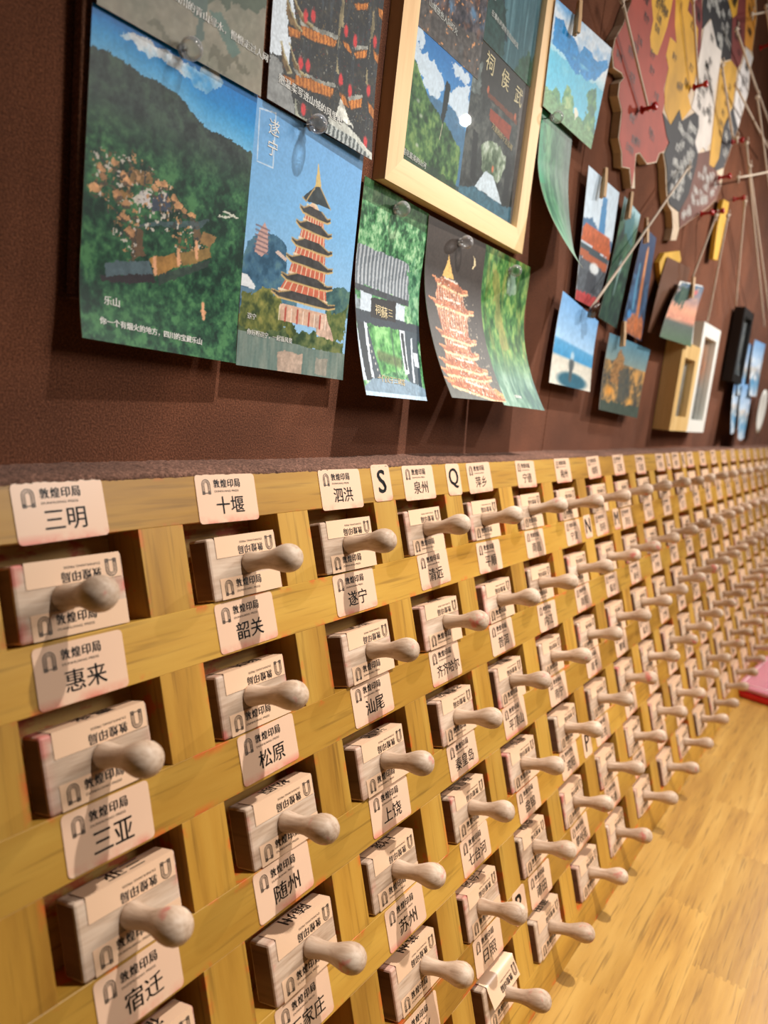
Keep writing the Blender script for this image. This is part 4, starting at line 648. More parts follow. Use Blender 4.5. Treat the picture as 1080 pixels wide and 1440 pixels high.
def paint_c1(c):
    F = FEATS['c1']
    c.grad([(0, (8, 116, 196)), (.06, (18, 132, 208)), (.2, (60, 160, 222)), (.36, (128, 196, 236))])
    c.X0 = c.X
    m = c.pmask(F['cloud'], .035); n = c.noise(8, 14, 4); c.put(np.clip(m * (n * 1.9 - .25), 0, 1), (226, 234, 240))
    hl = F['hill']; yh = np.interp(c.X, [p[0] for p in hl], [p[1] for p in hl]) + (c.noise(60, 1, 2) - .5) * .012
    glow = np.clip(1 - (yh - c.Y) / .10, 0, 1); c.put(glow * (c.Y < yh), (150, 206, 238), .55)
    hill = (c.Y > yh).astype(float)
    c.leaves(hill, (40, 52, 52), (58, 74, 70), (72, 96, 82), 26, 36)
    low = np.clip((c.Y - .24) / .14, 0, 1) * hill; cc = c.C.copy(); c.leaves(hill, (20, 50, 40), (40, 86, 60), (76, 130, 84), 30, 42); c.C = cc * (1 - low[..., None]) + c.C * low[..., None]
    c.poly(F['plaza'], (66, 76, 92), .01, 1, .2); c.poly(F['path'], (104, 78, 60), .02, .9, .2); c.poly(F['path2'], (112, 88, 68), .02, .9, .2)
    c.poly(F['long'], (136, 108, 70), .01, 1, .2); c.poly(F['long2'], (142, 110, 66), .01, 1, .2); c.poly(F['white'], (214, 208, 208), .02, .95, .15)
    c.poly(F['stone'], (78, 98, 106), .01, .8, .2)
    vm = c.pmask([(.02, .42), (.22, .38), (.5, .44), (.72, .58), (.66, .70), (.5, .62), (.3, .58), (.26, .72), (.12, .64), (.1, .54), (.02, .52)], .05)
    c.clutter(vm, [(92, 84, 66), (120, 92, 62), (58, 66, 66), (196, 150, 108), (214, 206, 196)], 46, 66, .26)
    for k, (x, y) in enumerate(F['roofs']):
        r_ = .6 + .5 * c.rg.rand(); c.poly([(x - .03 * r_, y + .002), (x - .004, y - .014 * r_), (x + .028 * r_, y - .002), (x + .02 * r_, y + .012 * r_), (x - .012 * r_, y + .016 * r_)], (206, 154, 110), .016, .95, .35)
        c.poly([(x - .026 * r_, y + .014), (x + .026 * r_, y + .012), (x + .02 * r_, y + .024), (x - .02 * r_, y + .026)], (84, 72, 62), .016, .8)
    c.poly(F['walls'], (58, 68, 66), .01, .8, .2)
    c.poly(F['under'], (52, 48, 52), .006); c.poly(F['blueroof'], (84, 104, 112), .006, 1, .12); c.poly(F['gold'], (166, 124, 70), .006, 1, .2); c.poly(F['gold2'], (142, 116, 70), .006, 1, .2); c.poly(F['rroof'], (146, 116, 76), .008, 1, .2)
    for i in (17, 18, 19, 20): x, y = F['roofs'][i]; c.line([(x - .006, y - .03), (x + .004, y + .022)], .014, (230, 172, 132))
    c.poly(F['zig'], (206, 210, 196), .004)
def paint_c2(c):
    F = FEATS['c2']
    c.grad([(0, (112, 168, 220)), (.35, (122, 180, 228)), (.65, (146, 190, 226))])
    for k, dk, md, lt in (('hill', (44, 82, 108), (66, 108, 136), (86, 126, 140)), ('hillr', (52, 84, 88), (72, 108, 108), (92, 126, 112))): c.leaves(c.pmask(F[k], .02), dk, md, lt, 20, 30)
    c.poly(F['small'], (196, 158, 150), .004); x0 = F['small'][3][0]; 
    for t in np.linspace(.45, .54, 6): c.line([(.08, t + .0), (.19, t + .006)], .007, (120, 104, 112), .8)
    c.poly(F['hut'], (206, 186, 176)); c.poly(F['domeb'], (92, 126, 150)); c.poly(F['dome'], (220, 226, 230))
    c.leaves(c.pmask(F['shore'], .03), (48, 70, 46), (86, 104, 66), (122, 130, 82)); c.leaves(c.pmask(F['trees'], .05), (56, 72, 42), (104, 112, 58), (150, 146, 80)); c.leaves(c.pmask(F['trees2'], .05), (40, 62, 40), (78, 98, 58), (116, 126, 74))
    m = c.pmask(F['lake'], .004); c.put(m, (100, 122, 116)); n = c.noise(40, 6, 3); c.put(m, (138, 148, 138), np.clip(n * 1.6 - .5, 0, 1)); c.poly(F['refl'], (196, 166, 148), .012, .8, .25); c.poly(F['refl2'], (176, 158, 144), .012, .6, .25)
    c.poly(F['base'], (206, 172, 150), .0, 1, .15); c.poly(F['low'], (204, 176, 158), .01, 1, .25)
    b = F['base']; 
    for t in np.linspace(0, 1, 9): x = b[0][0] + (b[2][0] - b[0][0]) * t; c.line([(x, b[0][1] + .012), (x, b[4][1])], .010 if int(t * 8) % 2 else .006, (168, 70, 58) if int(t * 8) % 2 else (232, 216, 200), .9)
    for k in range(5, -1, -1):
        bd = F['body%d' % k]; c.poly(bd, (196, 108, 84), 0, 1, .1)
        (xa, ya), (xb, yb) = bd[3], bd[2]; xt, yt = bd[0]; xu, yu = bd[1]
        for t in np.linspace(.05, .95, 8): c.line([(xt + (xu - xt) * t, yt + (yu - yt) * t), (xa + (xb - xa) * t, ya + (yb - ya) * t)], .006, (226, 208, 178), .85)
        c.line([(xa, ya - .008), (xb, yb - .008)], .010, (228, 214, 186), .9); c.line([(xa, ya + .004), (xb, yb + .004)], .007, (86, 60, 48), .9)
        c.poly(F['roof%d' % k], (66, 66, 66), 0, 1, .25); r = F['roof%d' % k]; c.line([r[6], r[7], r[8], r[9], r[10]], .0075, (206, 176, 118), .9); c.line([r[0], r[1], r[2]], .006, (190, 160, 110), .8); c.line([r[3], r[4], r[5]], .006, (190, 160, 110), .8)
    c.poly(F['cap'], (58, 68, 72), 0, 1, .2); q = F['cap']; c.line([q[0], q[4], q[5]], .006, (190, 162, 112), .9); c.line([q[1], q[2]], .006, (190, 162, 112), .9); c.poly(F['spire'], (206, 182, 120)); 
    bx = F['box']; c.line(bx + [bx[0]], .0045, (226, 234, 240), .8)
def paint_A(c):
    F = FEATS['A']; c.grad([(0, (118, 120, 108)), (1, (146, 140, 124))]); n = c.noise(4, 6, 5); c.put(np.clip(n * 2 - .7, 0, 1), (110, 116, 100), .8); c.put(np.clip(c.noise(40, 60, 2) - .45, 0, 1), (176, 172, 156), .8)
    for k in ('dark', 'dark2'): c.poly(F[k], (98, 98, 82), .06, .7)
    c.poly(F['dk3'], (72, 88, 74), .05, .8); c.poly(F['leg1'], (88, 108, 102), .01, .95); c.poly(F['leg2'], (94, 120, 112), .01, .95)
def paint_B(c):
    F = FEATS['B']; c.grad([(0, (52, 54, 56)), (1, (46, 50, 52))]); n = c.noise(26, 40, 3); c.put(np.clip(n * 3 - 1.5, 0, 1), (96, 88, 70), .5); c.put(np.clip(c.noise(50, 10, 2) * 3 - 1.7, 0, 1), (80, 94, 106), .5)
    c.poly(F['wall'], (138, 142, 142), .02, 1, .15); c.poly(F['sky'], (214, 226, 236), .006); c.poly(F['sky2'], (214, 226, 236))
    dm = 1 - c.pmask(F['sky']) - c.pmask(F['wall']); c.clutter(np.clip(dm, 0, 1), [(92, 84, 66), (70, 78, 84), (126, 104, 66), (120, 46, 44), (150, 150, 140)], 60, 90, .17, .6)
    for k in ('vert', 'vert2'): c.poly(F[k], (150, 138, 104), .02, .8, .4)
    for k in range(12):
        q = F['o%d' % k]; m = c.poly(q, (192, 122, 58), .006, 1, .25); c.put(m * (np.sin(c.X * 190 - c.Y * 40) > .3), (128, 72, 34), .6); c.line(q + [q[0]], .006, (52, 48, 48), .7)
    for k in range(4): c.poly(F['g%d' % k], (150, 152, 144), .008, .95, .4); c.poly(F['h%d' % k], (112, 92, 62), .004, 1, .4); h_ = F['h%d' % k]; c.line(h_[:4], .008, (176, 166, 128), .9)
    for x, y in F['lan']: c.ell(x, y, .026, .030, (206, 62, 66), .95, .4)
    m = c.poly(F['roofg'], (86, 94, 94)); c.put(m * (np.sin(c.X * 150 + c.Y * 30) > 0), (178, 186, 184), .9); c.poly(F['ridge'], (190, 194, 186), .005, 1, .2); c.poly(F['sp'], (196, 198, 190), .012, 1, .4); c.poly(F['sp2'], (150, 154, 140), .01, 1, .3)
def paint_c3(c):
    F = FEATS['c3']; c.leaves(np.ones_like(c.X), (34, 78, 50), (84, 146, 96), (166, 206, 160), 30, 44)
    c.put((c.Y < .10).astype(float), (40, 66, 34), .5)
    m = c.poly(F['roof'], (104, 114, 122), .01); c.put(m * (np.sin(c.X * 120 + c.Y * 6) > .1), (184, 192, 198), .85); c.leaves(c.pmask([(.78, .3), (1.05, .3), (1.05, .62), (.8, .56)], .12), (36, 84, 62), (80, 140, 100), (140, 184, 144), 24, 36)
    c.poly(F['corner'], (118, 130, 136), .03, 1, .5); c.poly(F['eave'], (64, 70, 76), 0, 1, .2)
    for k in ('wl', 'wr'): c.poly(F[k], (190, 204, 216))
    c.poly([(-.1, .60), (1.1, .60), (1.1, .69), (-.1, .66)], (58, 68, 76), .004); c.poly(F['beam'], (56, 66, 76)); c.leaves(c.pmask(F['door'], .01), (40, 92, 54), (88, 158, 86), (140, 198, 128), 20, 26); x = F['door'][0][0]; c.line([(.52, .66), (.55, .95)], .02, (60, 96, 72), .6)
    c.poly(F['rdark'], (62, 76, 86)); c.poly([(.0, .66), (.16, .67), (.3, .93), (.16, .94)], (66, 78, 88)); c.poly(F['pil'], (192, 206, 220)); c.poly(F['coup'], (50, 58, 64)); c.poly(F['fl'], (206, 216, 226)); c.poly(F['rw1'], (206, 216, 224)); c.poly(F['rd1'], (54, 62, 68)); c.poly(F['rw2'], (196, 208, 218)); c.poly(F['rw3'], (196, 208, 218))
    for k in range(9): c.ell(.13 + k * .018, .705 + k * .028, .012, .008, (206, 206, 196), .8)
    c.poly(F['step'], (122, 146, 164), .004, 1, .15); c.poly(F['bot'], (176, 198, 216)); c.poly(F['plaque'], (46, 46, 48)); c.line([(.3, .80), (.62, .82)], .05, (92, 74, 58), .5)
def paint_c4(c):
    F = FEATS['c4']; c.grad([(0, (66, 58, 53)), (.5, (64, 60, 58)), (1, (104, 106, 102))]); c.poly(F['moon'], (232, 214, 170))
    c.poly(F['foot'], (196, 150, 96), .03, 1, .5)
    for k in range(6, -1, -1):
        b = F['b%d' % k]; m = c.poly(b, (160, 100, 74), .006, 1, .35); c.put(m * (np.sin(c.X * 150) > .2), (226, 196, 168), .55)
        r = F['r%d' % k]; c.poly(r, (168, 104, 76), .006, 1, .3); c.line(r[2:4], .012, (226, 218, 206), .9); c.line([r[6], r[7], r[8]], .013, (236, 206, 160), .9); c.line([r[0], r[1]], .01, (222, 150, 106)); c.line([r[4], r[5]], .01, (222, 150, 106))
    pm = c.pmask([(.2, .30), (.75, .38), (.9, .75), (1, .98), (.3, .98), (.25, .6)], .02) * (c.C[..., 0] > 110); c.clutter(pm, [(92, 58, 46), (206, 170, 130), (120, 70, 50), (214, 214, 206)], 60, 90, .26, .8)
    c.poly(F['spire'], (220, 180, 110), .004); c.speck(c.pmask([(.15, .3), (.85, .4), (1, .95), (.3, .95)]), (244, 226, 196), .12, 60, 90, .6)
def paint_c5(c):
    F = FEATS['c5']; c.leaves(np.ones_like(c.X), (34, 76, 40), (72, 124, 66), (136, 168, 92), 18, 16)
    n = c.noise(16, 4, 4); c.put(np.clip(n * 3 - 1.5, 0, 1), (150, 138, 76), .6); c.poly(F['streak'], (152, 140, 84), .05, .6); c.poly(F['pale'], (150, 168, 160), .06, .7)
    lo = np.clip((c.Y - .62) / .2, 0, 1); c.leaves(lo, (62, 98, 92), (92, 130, 112), (136, 166, 148), 20, 10)
def paint_c6(c):
    F = FEATS['c6']; c.grad([(0, (206, 224, 240)), (.3, (226, 234, 240)), (.55, (96, 190, 220)), (1, (120, 196, 206))]); n = c.noise(5, 6, 4); c.put(np.clip(n * 3 - 1.5, 0, 1) * (c.Y < .4), (84, 152, 214), .8)
    c.poly([(-.1, .45), (1.1, .42), (1.1, .85), (-.1, .9)], (88, 184, 216), .04, .8); c.poly(F['m1'], (44, 136, 200), .02, 1, .15); c.poly(F['m2'], (52, 144, 208), .03, 1, .15); c.put(np.clip(c.noise(6, 8, 3) * 3 - 1.6, 0, 1) * (c.Y > .35), (148, 214, 228), .6)
    c.leaves(c.pmask(F['grn'], .04), (60, 110, 96), (96, 150, 104), (160, 186, 132), 14, 12); c.poly([(-.1, .84), (1.1, .86), (1.1, 1.1), (-.1, 1.1)], (104, 146, 104), .06, .9, .3); c.poly(F['peak'], (214, 214, 196), .02)
def paint_c7(c):
    c.leaves(np.ones_like(c.X), (46, 92, 70), (76, 132, 96), (112, 160, 120), 12, 8); c.put(np.clip((c.X - .35) * 1.6, 0, .8), (98, 110, 106)); n = c.noise(26, 2, 3); c.put(np.clip(n * 3 - 1.5, 0, 1), (130, 142, 140), .4); c.put(np.clip((.25 - c.X) * 4, 0, .7) * (c.Y < .45), (60, 150, 112)); c.put(np.clip((c.Y - .6) * 2.2, 0, .7), (148, 172, 158))
def paint_f1(c):
    c.grad([(0, (48, 46, 60)), (1, (70, 66, 66))]); c.leaves(np.ones_like(c.X), (34, 34, 44), (74, 68, 74), (110, 100, 104), 24, 24); n = c.noise(12, 10, 3)
    c.put(np.clip(n * 3 - 1.75, 0, 1), (176, 100, 60), .9); c.put(np.clip(c.noise(9, 9, 3) * 3 - 1.75, 0, 1), (96, 150, 196), .9); c.poly([(-.1, .82), (1.1, .72), (1.1, 1.1), (-.1, 1.1)], (92, 86, 82), .05, .8, .4); c.speck(c.Y > .5, (214, 150, 100), .10, 40, 40)
def paint_f2(c):
    F = FEATS['f2']; c.grad([(0, (78, 118, 132)), (1, (58, 92, 100))]); n = c.noise(30, 2, 4); c.put(np.clip(n * 2.6 - 1.1, 0, 1), (128, 166, 176), .7); c.poly(F['rock'], (38, 48, 56), .03, .95); c.poly([(-.1, .55), (.35, .72), (.4, 1.1), (-.1, 1.1)], (44, 70, 66), .06, .9, .4); c.poly([(.7, .9), (1.1, .75), (1.1, 1.1), (.5, 1.1)], (52, 84, 64), .08, .9, .4)
def paint_f3(c):
    F = FEATS['f3']; c.grad([(0, (52, 116, 180)), (.45, (84, 150, 206))])
    c.poly(F['far'], (66, 112, 152), .02, 1, .1)
    for k in ('cl1', 'cl2'): m = c.pmask(F[k], .06); c.put(m, (218, 226, 234), .9)
    c.poly([(.3, .40), (.75, .36), (1.1, .5), (1.1, 1.1), (.3, 1.1)], (74, 116, 150), .02, 1, .1)
    c.leaves(c.pmask(F['hill'], .03), (36, 62, 40), (70, 108, 62), (122, 152, 88), 20, 20); c.poly(F['tower'], (36, 44, 46), .02); x, y = F['tower'][3]; c.line([(x, y), (x - .02, y + .12)], .006, (196, 186, 160))
    for x, y in F['rocks']: c.ell(x, y, .035, .02, (188, 190, 180), .8, .8)
    c.poly([(-.1, .86), (1.1, .9), (1.1, 1.1), (-.1, 1.1)], (46, 62, 54), .04, .7)
def paint_f4(c):
    F = FEATS['f4']; c.grad([(0, (58, 56, 54)), (.6, (62, 62, 62)), (1, (62, 92, 108))]); c.leaves((c.Y > .3).astype(float), (42, 44, 44), (60, 64, 64), (90, 92, 88), 16, 20)
    c.poly([(-.05, .12), (.12, .14), (.14, .32), (-.05, .3)], (112, 122, 120), .06, .8, .4); c.poly(F['beam'], (118, 66, 48), .01, .9); c.poly(F['plq'], (146, 66, 46)); m = c.pmask(F['arch'], .03); c.leaves(m, (66, 84, 62), (126, 142, 116), (196, 204, 190), 16, 18); c.poly(F['grd'], (66, 104, 122), .02, 1, .2); c.poly(F['path'], (206, 218, 228), .008)
    for k in ('c1', 'c2'): c.poly(F[k], (40, 42, 44))
    for x, y in F['lant']: c.ell(x, y, .022, .026, (206, 110, 76), .9)
    c.poly(F['edge'], (104, 98, 96), 0, .8)
def paint_c8(c):
    c.grad([(0, (196, 218, 236)), (.4, (206, 224, 238))]); c.poly([(.0, .38), (.25, .34), (.5, .40), (1, .42), (1, .5), (0, .5)], (70, 112, 150), .02); c.poly([(.52, .12), (.66, .12), (.72, .5), (.48, .5)], (66, 136, 190), .01)
    c.poly([(.0, .46), (.1, .40), (.9, .40), (1, .52), (1, .57), (0, .54)], (186, 96, 56), .01, 1, .2); c.poly([(0, .55), (1, .57), (1, .62), (0, .6)], (70, 84, 92)); c.poly([(0, .6), (1, .62), (1, .68), (0, .66)], (176, 100, 70)); c.poly([(0, .66), (1, .68), (1, .95), (0, .95)], (88, 96, 104), .01, 1, .3)
    c.ell(.55, .70, .2, .05, (220, 228, 232)); c.poly([(.35, .74), (.7, .75), (.74, .9), (.3, .9)], (70, 76, 84)); c.poly([(-.1, .92), (1.1, .91), (1.1, 1.1), (-.1, 1.1)], (176, 70, 72), .01, 1, .2)
def paint_c9(c):
    c.leaves(np.ones_like(c.X), (24, 48, 44), (44, 84, 64), (76, 120, 88), 10, 14); c.put(np.clip((.2 - c.Y) * 6, 0, 1), (166, 206, 216)); c.poly([(.2, .08), (.7, .05), (.9, .3), (.3, .25)], (64, 120, 130), .05, .8); c.ell(.5, .52, .1, .07, (206, 226, 232), .95, .6); c.line([(.5, .5), (.46, .75)], .04, (150, 184, 186), .8); c.put(np.clip((c.Y - .6) * 2, 0, .6), (44, 60, 60))
def paint_c10(c):
    c.grad([(0, (54, 74, 110)), (1, (40, 58, 84))]); c.leaves((c.Y > .45).astype(float), (34, 50, 74), (46, 72, 104), (70, 110, 150), 8, 12); c.line([(.55, .2), (.6, .9)], .10, (196, 116, 66), .9); c.line([(.56, .15), (.58, .4)], .05, (226, 160, 110), .9); c.line([(.25, .35), (.3, .75)], .06, (96, 170, 206), .7); c.poly([(.2, .82), (.9, .78), (1, 1), (.1, 1)], (196, 110, 60), .06, .8, .4); c.ell(.2, .82, .12, .05, (70, 150, 220), .8)
def paint_c11(c):
    c.grad([(0, (118, 172, 226)), (.48, (166, 204, 238)), (.5, (92, 160, 206)), (.66, (72, 150, 200)), (.68, (206, 204, 192)), (1, (226, 222, 210))]); c.put(np.clip(c.noise(4, 5, 3) * 3 - 1.6, 0, 1) * (c.Y > .66), (196, 190, 178), .6); c.ell(.52, .92, .42, .12, (46, 96, 118), .95, .3); c.ell(.46, .72, .09, .10, (92, 104, 108), .95, .5); c.ell(.46, .62, .06, .07, (180, 206, 222), .9, .5); c.line([(.46, .7), (.46, .9)], .05, (84, 92, 96))
def paint_c12(c):
    c.grad([(0, (84, 132, 156)), (.3, (128, 150, 150)), (.42, (166, 146, 112)), (1, (84, 86, 78))]); m = (c.Y > .32).astype(float); c.leaves(m, (70, 72, 70), (124, 106, 78), (206, 156, 92), 16, 14); c.poly([(.2, .32), (.3, .15), (.42, .28), (.5, .6), (.15, .6)], (150, 112, 72), .04, .9, .4); c.poly([(.35, .4), (.6, .35), (.7, .8), (.4, .85)], (76, 82, 80), .05, .8); c.ell(.18, .72, .13, .1, (226, 156, 70), .9, .7); c.ell(.72, .8, .14, .08, (226, 166, 84), .8, .7); c.poly([(-.1, .88), (1.1, .84), (1.1, 1.1), (-.1, 1.1)], (70, 82, 74), .05)
def paint_c13(c):
    c.grad([(0, (92, 122, 150)), (.25, (158, 138, 140)), (.45, (222, 160, 130)), (.62, (206, 140, 118)), (.7, (84, 96, 90)), (1, (78, 104, 78))]); c.put(np.clip(c.noise(4, 12, 3) * 3 - 1.5, 0, 1) * (c.Y < .66), (236, 184, 150), .6); c.leaves(c.pmask([(.05, .05), (.4, .02), (.55, .2), (.4, .4), (.1, .42)], .2), (46, 72, 70), (66, 92, 84), (90, 112, 98), 10, 14); c.ell(.72, .12, .1, .05, (214, 110, 110), .8)
def paint_blue(c):
    c.grad([(0, (120, 166, 216)), (.45, (196, 214, 232)), (.5, (206, 196, 186)), (.75, (88, 148, 190)), (1, (206, 216, 226))]); c.put(np.clip(c.noise(5, 6, 3) * 3 - 1.6, 0, 1), (70, 110, 160), .7); c.speck(c.Y > .2, (232, 236, 240), .2, 10, 14)
def paint_grey(c):
    c.grad([(0, (206, 168, 140)), (.35, (214, 146, 110)), (.6, (166, 160, 154)), (1, (150, 150, 144))]); c.put(np.clip(c.noise(5, 8, 3) * 3 - 1.6, 0, 1), (120, 116, 112), .7)
def paint_mist(c):
    c.grad([(0, (176, 178, 176)), (1, (120, 128, 134))]); c.put(np.clip(c.noise(4, 8, 3) * 3 - 1.5, 0, 1), (92, 104, 116), .7)
def paint_front(c):
    c.grad([(0, (232, 232, 228)), (1, (206, 206, 202))])

def paint_kraft(c):
    c.grad([(0, (104, 68, 48)), (1, (92, 60, 42))])

WARP = {'paint_kraft': (0, .05), 'paint_front': (0, .02), 'paint_c4': (.008, .10), 'paint_B': (.006, .10), 'paint_c1': (.005, .07), 'paint_c2': (.003, .05), 'paint_c3': (.005, .08), 'paint_f1': (.01, .15), 'paint_f4': (.006, .1)}
def surf(cd):
    q = [np.array(p) for p in cd['q']]; yT, yL, yR = cd['y']; t0, p = cd['t0'], cd['p']
    def f(u, t, off=0.0):
        u = np.asarray(u, float); t = np.asarray(t, float)
        k = np.clip((t - t0) / (1 - t0), 0, None) ** p
        xz = ((1 - t) * (1 - u))[..., None] * q[0] + ((1 - t) * u)[..., None] * q[1] + (t * u)[..., None] * q[2] + (t * (1 - u))[..., None] * q[3]
        return np.stack([xz[..., 0], yT + k * ((1 - u) * (yL - yT) + u * (yR - yT)) - off, xz[..., 1]], -1)
    return f
def card_obj(name, cd, W, H, painter, seed, mat, parent=None, rim=(226, 224, 216), thick=0.004, origin=None):
    c = Cv(W, H, seed); painter(c); c.finish(*WARP.get(painter.__name__, (.005, .06))); f = surf(cd)
    front = f(c.X, c.Y).reshape(-1, 3)
    col = lin(np.clip(c.C, 0, 255)).reshape(-1, 3)
    idx = np.arange(W * H).reshape(H, W)
    faces = np.stack([idx[1:, :-1], idx[1:, 1:], idx[:-1, 1:], idx[:-1, :-1]], -1).reshape(-1, 4).tolist()
    ring = list(idx[0, :]) + list(idx[1:, -1]) + list(idx[-1, -2::-1]) + list(idx[-2:0, 0][::-1] if False else idx[-2:0:-1, 0])
    n0 = len(front); rv = front[ring]; k = len(ring)
    v = [front, rv, rv + np.array([0, thick, 0])]
    cc = [col, np.tile(lin(rim), (2 * k, 1))]
    for i in range(k): j = (i + 1) % k; faces.append([n0 + i, n0 + j, n0 + k + j, n0 + k + i])
    bu, bt = np.meshgrid(np.linspace(0, 1, 9), np.linspace(0, 1, 17)); bk = f(bu, bt, -thick).reshape(-1, 3); b0 = n0 + 2 * k
    v.append(bk); cc.append(np.tile(lin(rim), (len(bk), 1))); bi = np.arange(9 * 17).reshape(17, 9) + b0
    faces += np.stack([bi[:-1, :-1], bi[:-1, 1:], bi[1:, 1:], bi[1:, :-1]], -1).reshape(-1, 4).tolist()
    V = np.concatenate(v); CC = np.concatenate(cc)
    o0 = np.array(origin) if origin is not None else f(np.array(.5), np.array(0.)); V = V - o0
    me = bpy.data.meshes.new(name); me.from_pydata((V * S).tolist(), [], faces)
    me.polygons.foreach_set('use_smooth', [True] * len(me.polygons))
    at = me.attributes.new('Col', 'FLOAT_COLOR', 'POINT'); at.data.foreach_set('color', np.concatenate([CC, np.ones((len(CC), 1))], 1).ravel().astype(np.float32))
    me.update()
    o = link(name, me, parent, mat)
    if parent is None: o.location = Vector(o0) * S
    else: o.location = (0, 0, 0)
    return o, f, o0
def caption(o, f, o0, items, mat, mw=1.0, mh=1.48, off=0.0022, name='lettering'):
    """items: (text, u, t, height in u, angle, align); laid onto the card's surface"""
    for body, u, t, h, rot, al in items:
        F = Flat().text(body, u * mw, -t * mh, h, 0.0012 if h < .06 else 0.0, None, rot, al)
        if not F.v: continue
        a = np.array(F.v); P = f(a[:, 0] / mw, -a[:, 1] / mh, off) - o0
        link(name, mesh(name, P.tolist(), F.f), o, mat)

def postcard(key, W, H, painter, seed, label, cap=None, mat=None, cmat=None, name='postcard', group=None, cat='postcard', mw=1.0, mh=1.48):
    o, f, o0 = card_obj(name, CARDS[key], W, H, painter, seed, M_card)
    tag(o, label, cat, group)
    for items, m in (cap or []): caption(o, f, o0, items, m, mw, mh)
    return o

WP, GP = M_print_white, M_print_gold
postcard('c1', 208, 304, paint_c1, 1, 'postcard of blue sky over a forested hill with temple roofs', [([('乐山', .17, .865, .042, 0, 'c'), ('你一个有烟火的地方，四川的宝藏乐山', .10, .933, .036, -.02, 'l')], WP)])
postcard('c2', 208, 304, paint_c2, 2, 'postcard of a tiered pagoda beside a lake under pale blue sky', [([('遂', .155, .075, .085, 0, 'c'), ('宁', .155, .15, .085, 0, 'c'), ('遂宁', .10, .80, .034, 0, 'c'), ('你好呀遂宁，一起看风景', .07, .862, .034, -.02, 'l')], WP)])
postcard('A', 96, 144, paint_A, 3, 'grey-green stone postcard pinned above the one of the forested hill', [([('遇见四川的青山绿水，慢慢走过人间', .30, .845, .044, -.03, 'l')], WP)])
postcard('B', 192, 280, paint_B, 4, 'postcard of dark upturned temple eaves with orange tiles and red lanterns', [([('把温柔写进山城的风里吧', .08, .905, .05, -.03, 'l')], WP)])
postcard('c3', 152, 224, paint_c3, 5, 'curling postcard of a tile-roofed gate among green bamboo', [([('祠', FEATS['c3']['txt'][0][0], FEATS['c3']['txt'][0][1], .075, 0, 'c'), ('蘇', FEATS['c3']['txt'][1][0], FEATS['c3']['txt'][1][1], .085, 0, 'c'), ('三', FEATS['c3']['txt'][2][0], FEATS['c3']['txt'][2][1], .05, 0, 'c'), ('一门父子三词客', .22, .91, .05, -.03, 'l')], GP)], mw=.86)
postcard('c4', 152, 216, paint_c4, 6, 'dark curling postcard of a lit pagoda and crescent moon')
postcard('c5', 112, 160, paint_c5, 7, 'curling green woodland postcard next to the dark pagoda night card', [([('九寨沟的秋', .35, .93, .03, 0, 'l')], WP)])
postcard('c6', 120, 96, paint_c6, 8, 'wide postcard of misty blue mountains clipped by a wooden peg', mw=1.5, mh=1.0)
postcard('c7', 80, 120, paint_c7, 9, 'strongly curled blurry green postcard hanging below the misty mountains')
postcard('c8', 56, 72, paint_c8, 10, 'tall postcard of an orange-roofed gate tower against pale sky')
postcard('c9', 40, 64, paint_c9, 11, 'dark green waterfall postcard between the gate tower and night tower')
postcard('c10', 40, 64, paint_c10, 12, 'navy night postcard with a glowing orange tower')
postcard('c11', 56, 56, paint_c11, 13, 'beach postcard with blue sea hung by a twisted clip', mw=1.3, mh=1.0)
postcard('c12', 64, 48, paint_c12, 14, 'golden city skyline postcard hung from a wooden peg', mw=1.8, mh=1.0)
postcard('c13', 48, 48, paint_c13, 15, 'pink sunset postcard hanging over the small wooden frame', mw=1.5, mh=1.2)
# ------------------------------------------------------------------ brown board behind the first cards
M_board = felt('board_cloth', (128, 86, 64))
bd = empty('mounting_board', (1.58, 0.265, 0.86), 'flat brown felt-covered board behind the pinned postcards', 'board')
link('board_panel', box_mesh('board_panel', (-1.06, -0.038, 0), (0.97, 0.03, 2.95), 0.006), bd, M_board)
link('board_edge', box_mesh('board_edge', (-1.058, -0.04, -0.02), (0.97, 0.028, 0.0), 0.004), bd, M_felt_edge)

# ------------------------------------------------------------------ the large picture frame
U = Vector((0.99977, 0.01295, -0.0171)); V_ = Vector((0.0171, 0.0001, 0.99985)); N_ = U.cross(V_).normalized()   # N_ towards the room: -y
FW, FH, FB, FD = 2.350, 3.05, 0.1948, 0.1248
fo = Vector((2.8262, 0.1892, 2.0069))
fr = empty('picture_frame', tuple(fo), 'large pine picture frame holding four scenic photo prints under glass', 'picture frame')
fr.rotation_euler = Matrix((U, -N_, V_)).transposed().to_euler()
def bar(poly, mat, nm='frame_bar'):
    me = prism_mesh(nm, poly, 0.0, FD); return link(nm, me, fr, mat)
bar([(0, 0), (FB, FB), (FB, FH - FB), (0, FH)], M_pine_z)
bar([(FW, 0), (FW, FH), (FW - FB, FH - FB), (FW - FB, FB)], M_pine_z)
bar([(0, 0), (FW, 0), (FW - FB, FB), (FB, FB)], M_pine)
bar([(0, FH), (FB, FH - FB), (FW - FB, FH - FB), (FW, FH)], M_pine)
link('backing', box_mesh('backing', (FB * .5, 0.065, FB * .5), (FW - FB * .5, 0.11, FH - FB * .5)), fr, plain('frame_backing', (70, 62, 60), 0.7))
link('glass_pane', box_mesh('glass_pane', (FB * .8, 0.034, FB * .8), (FW - FB * .8, 0.040, FH - FB * .8)), fr, M_pane)
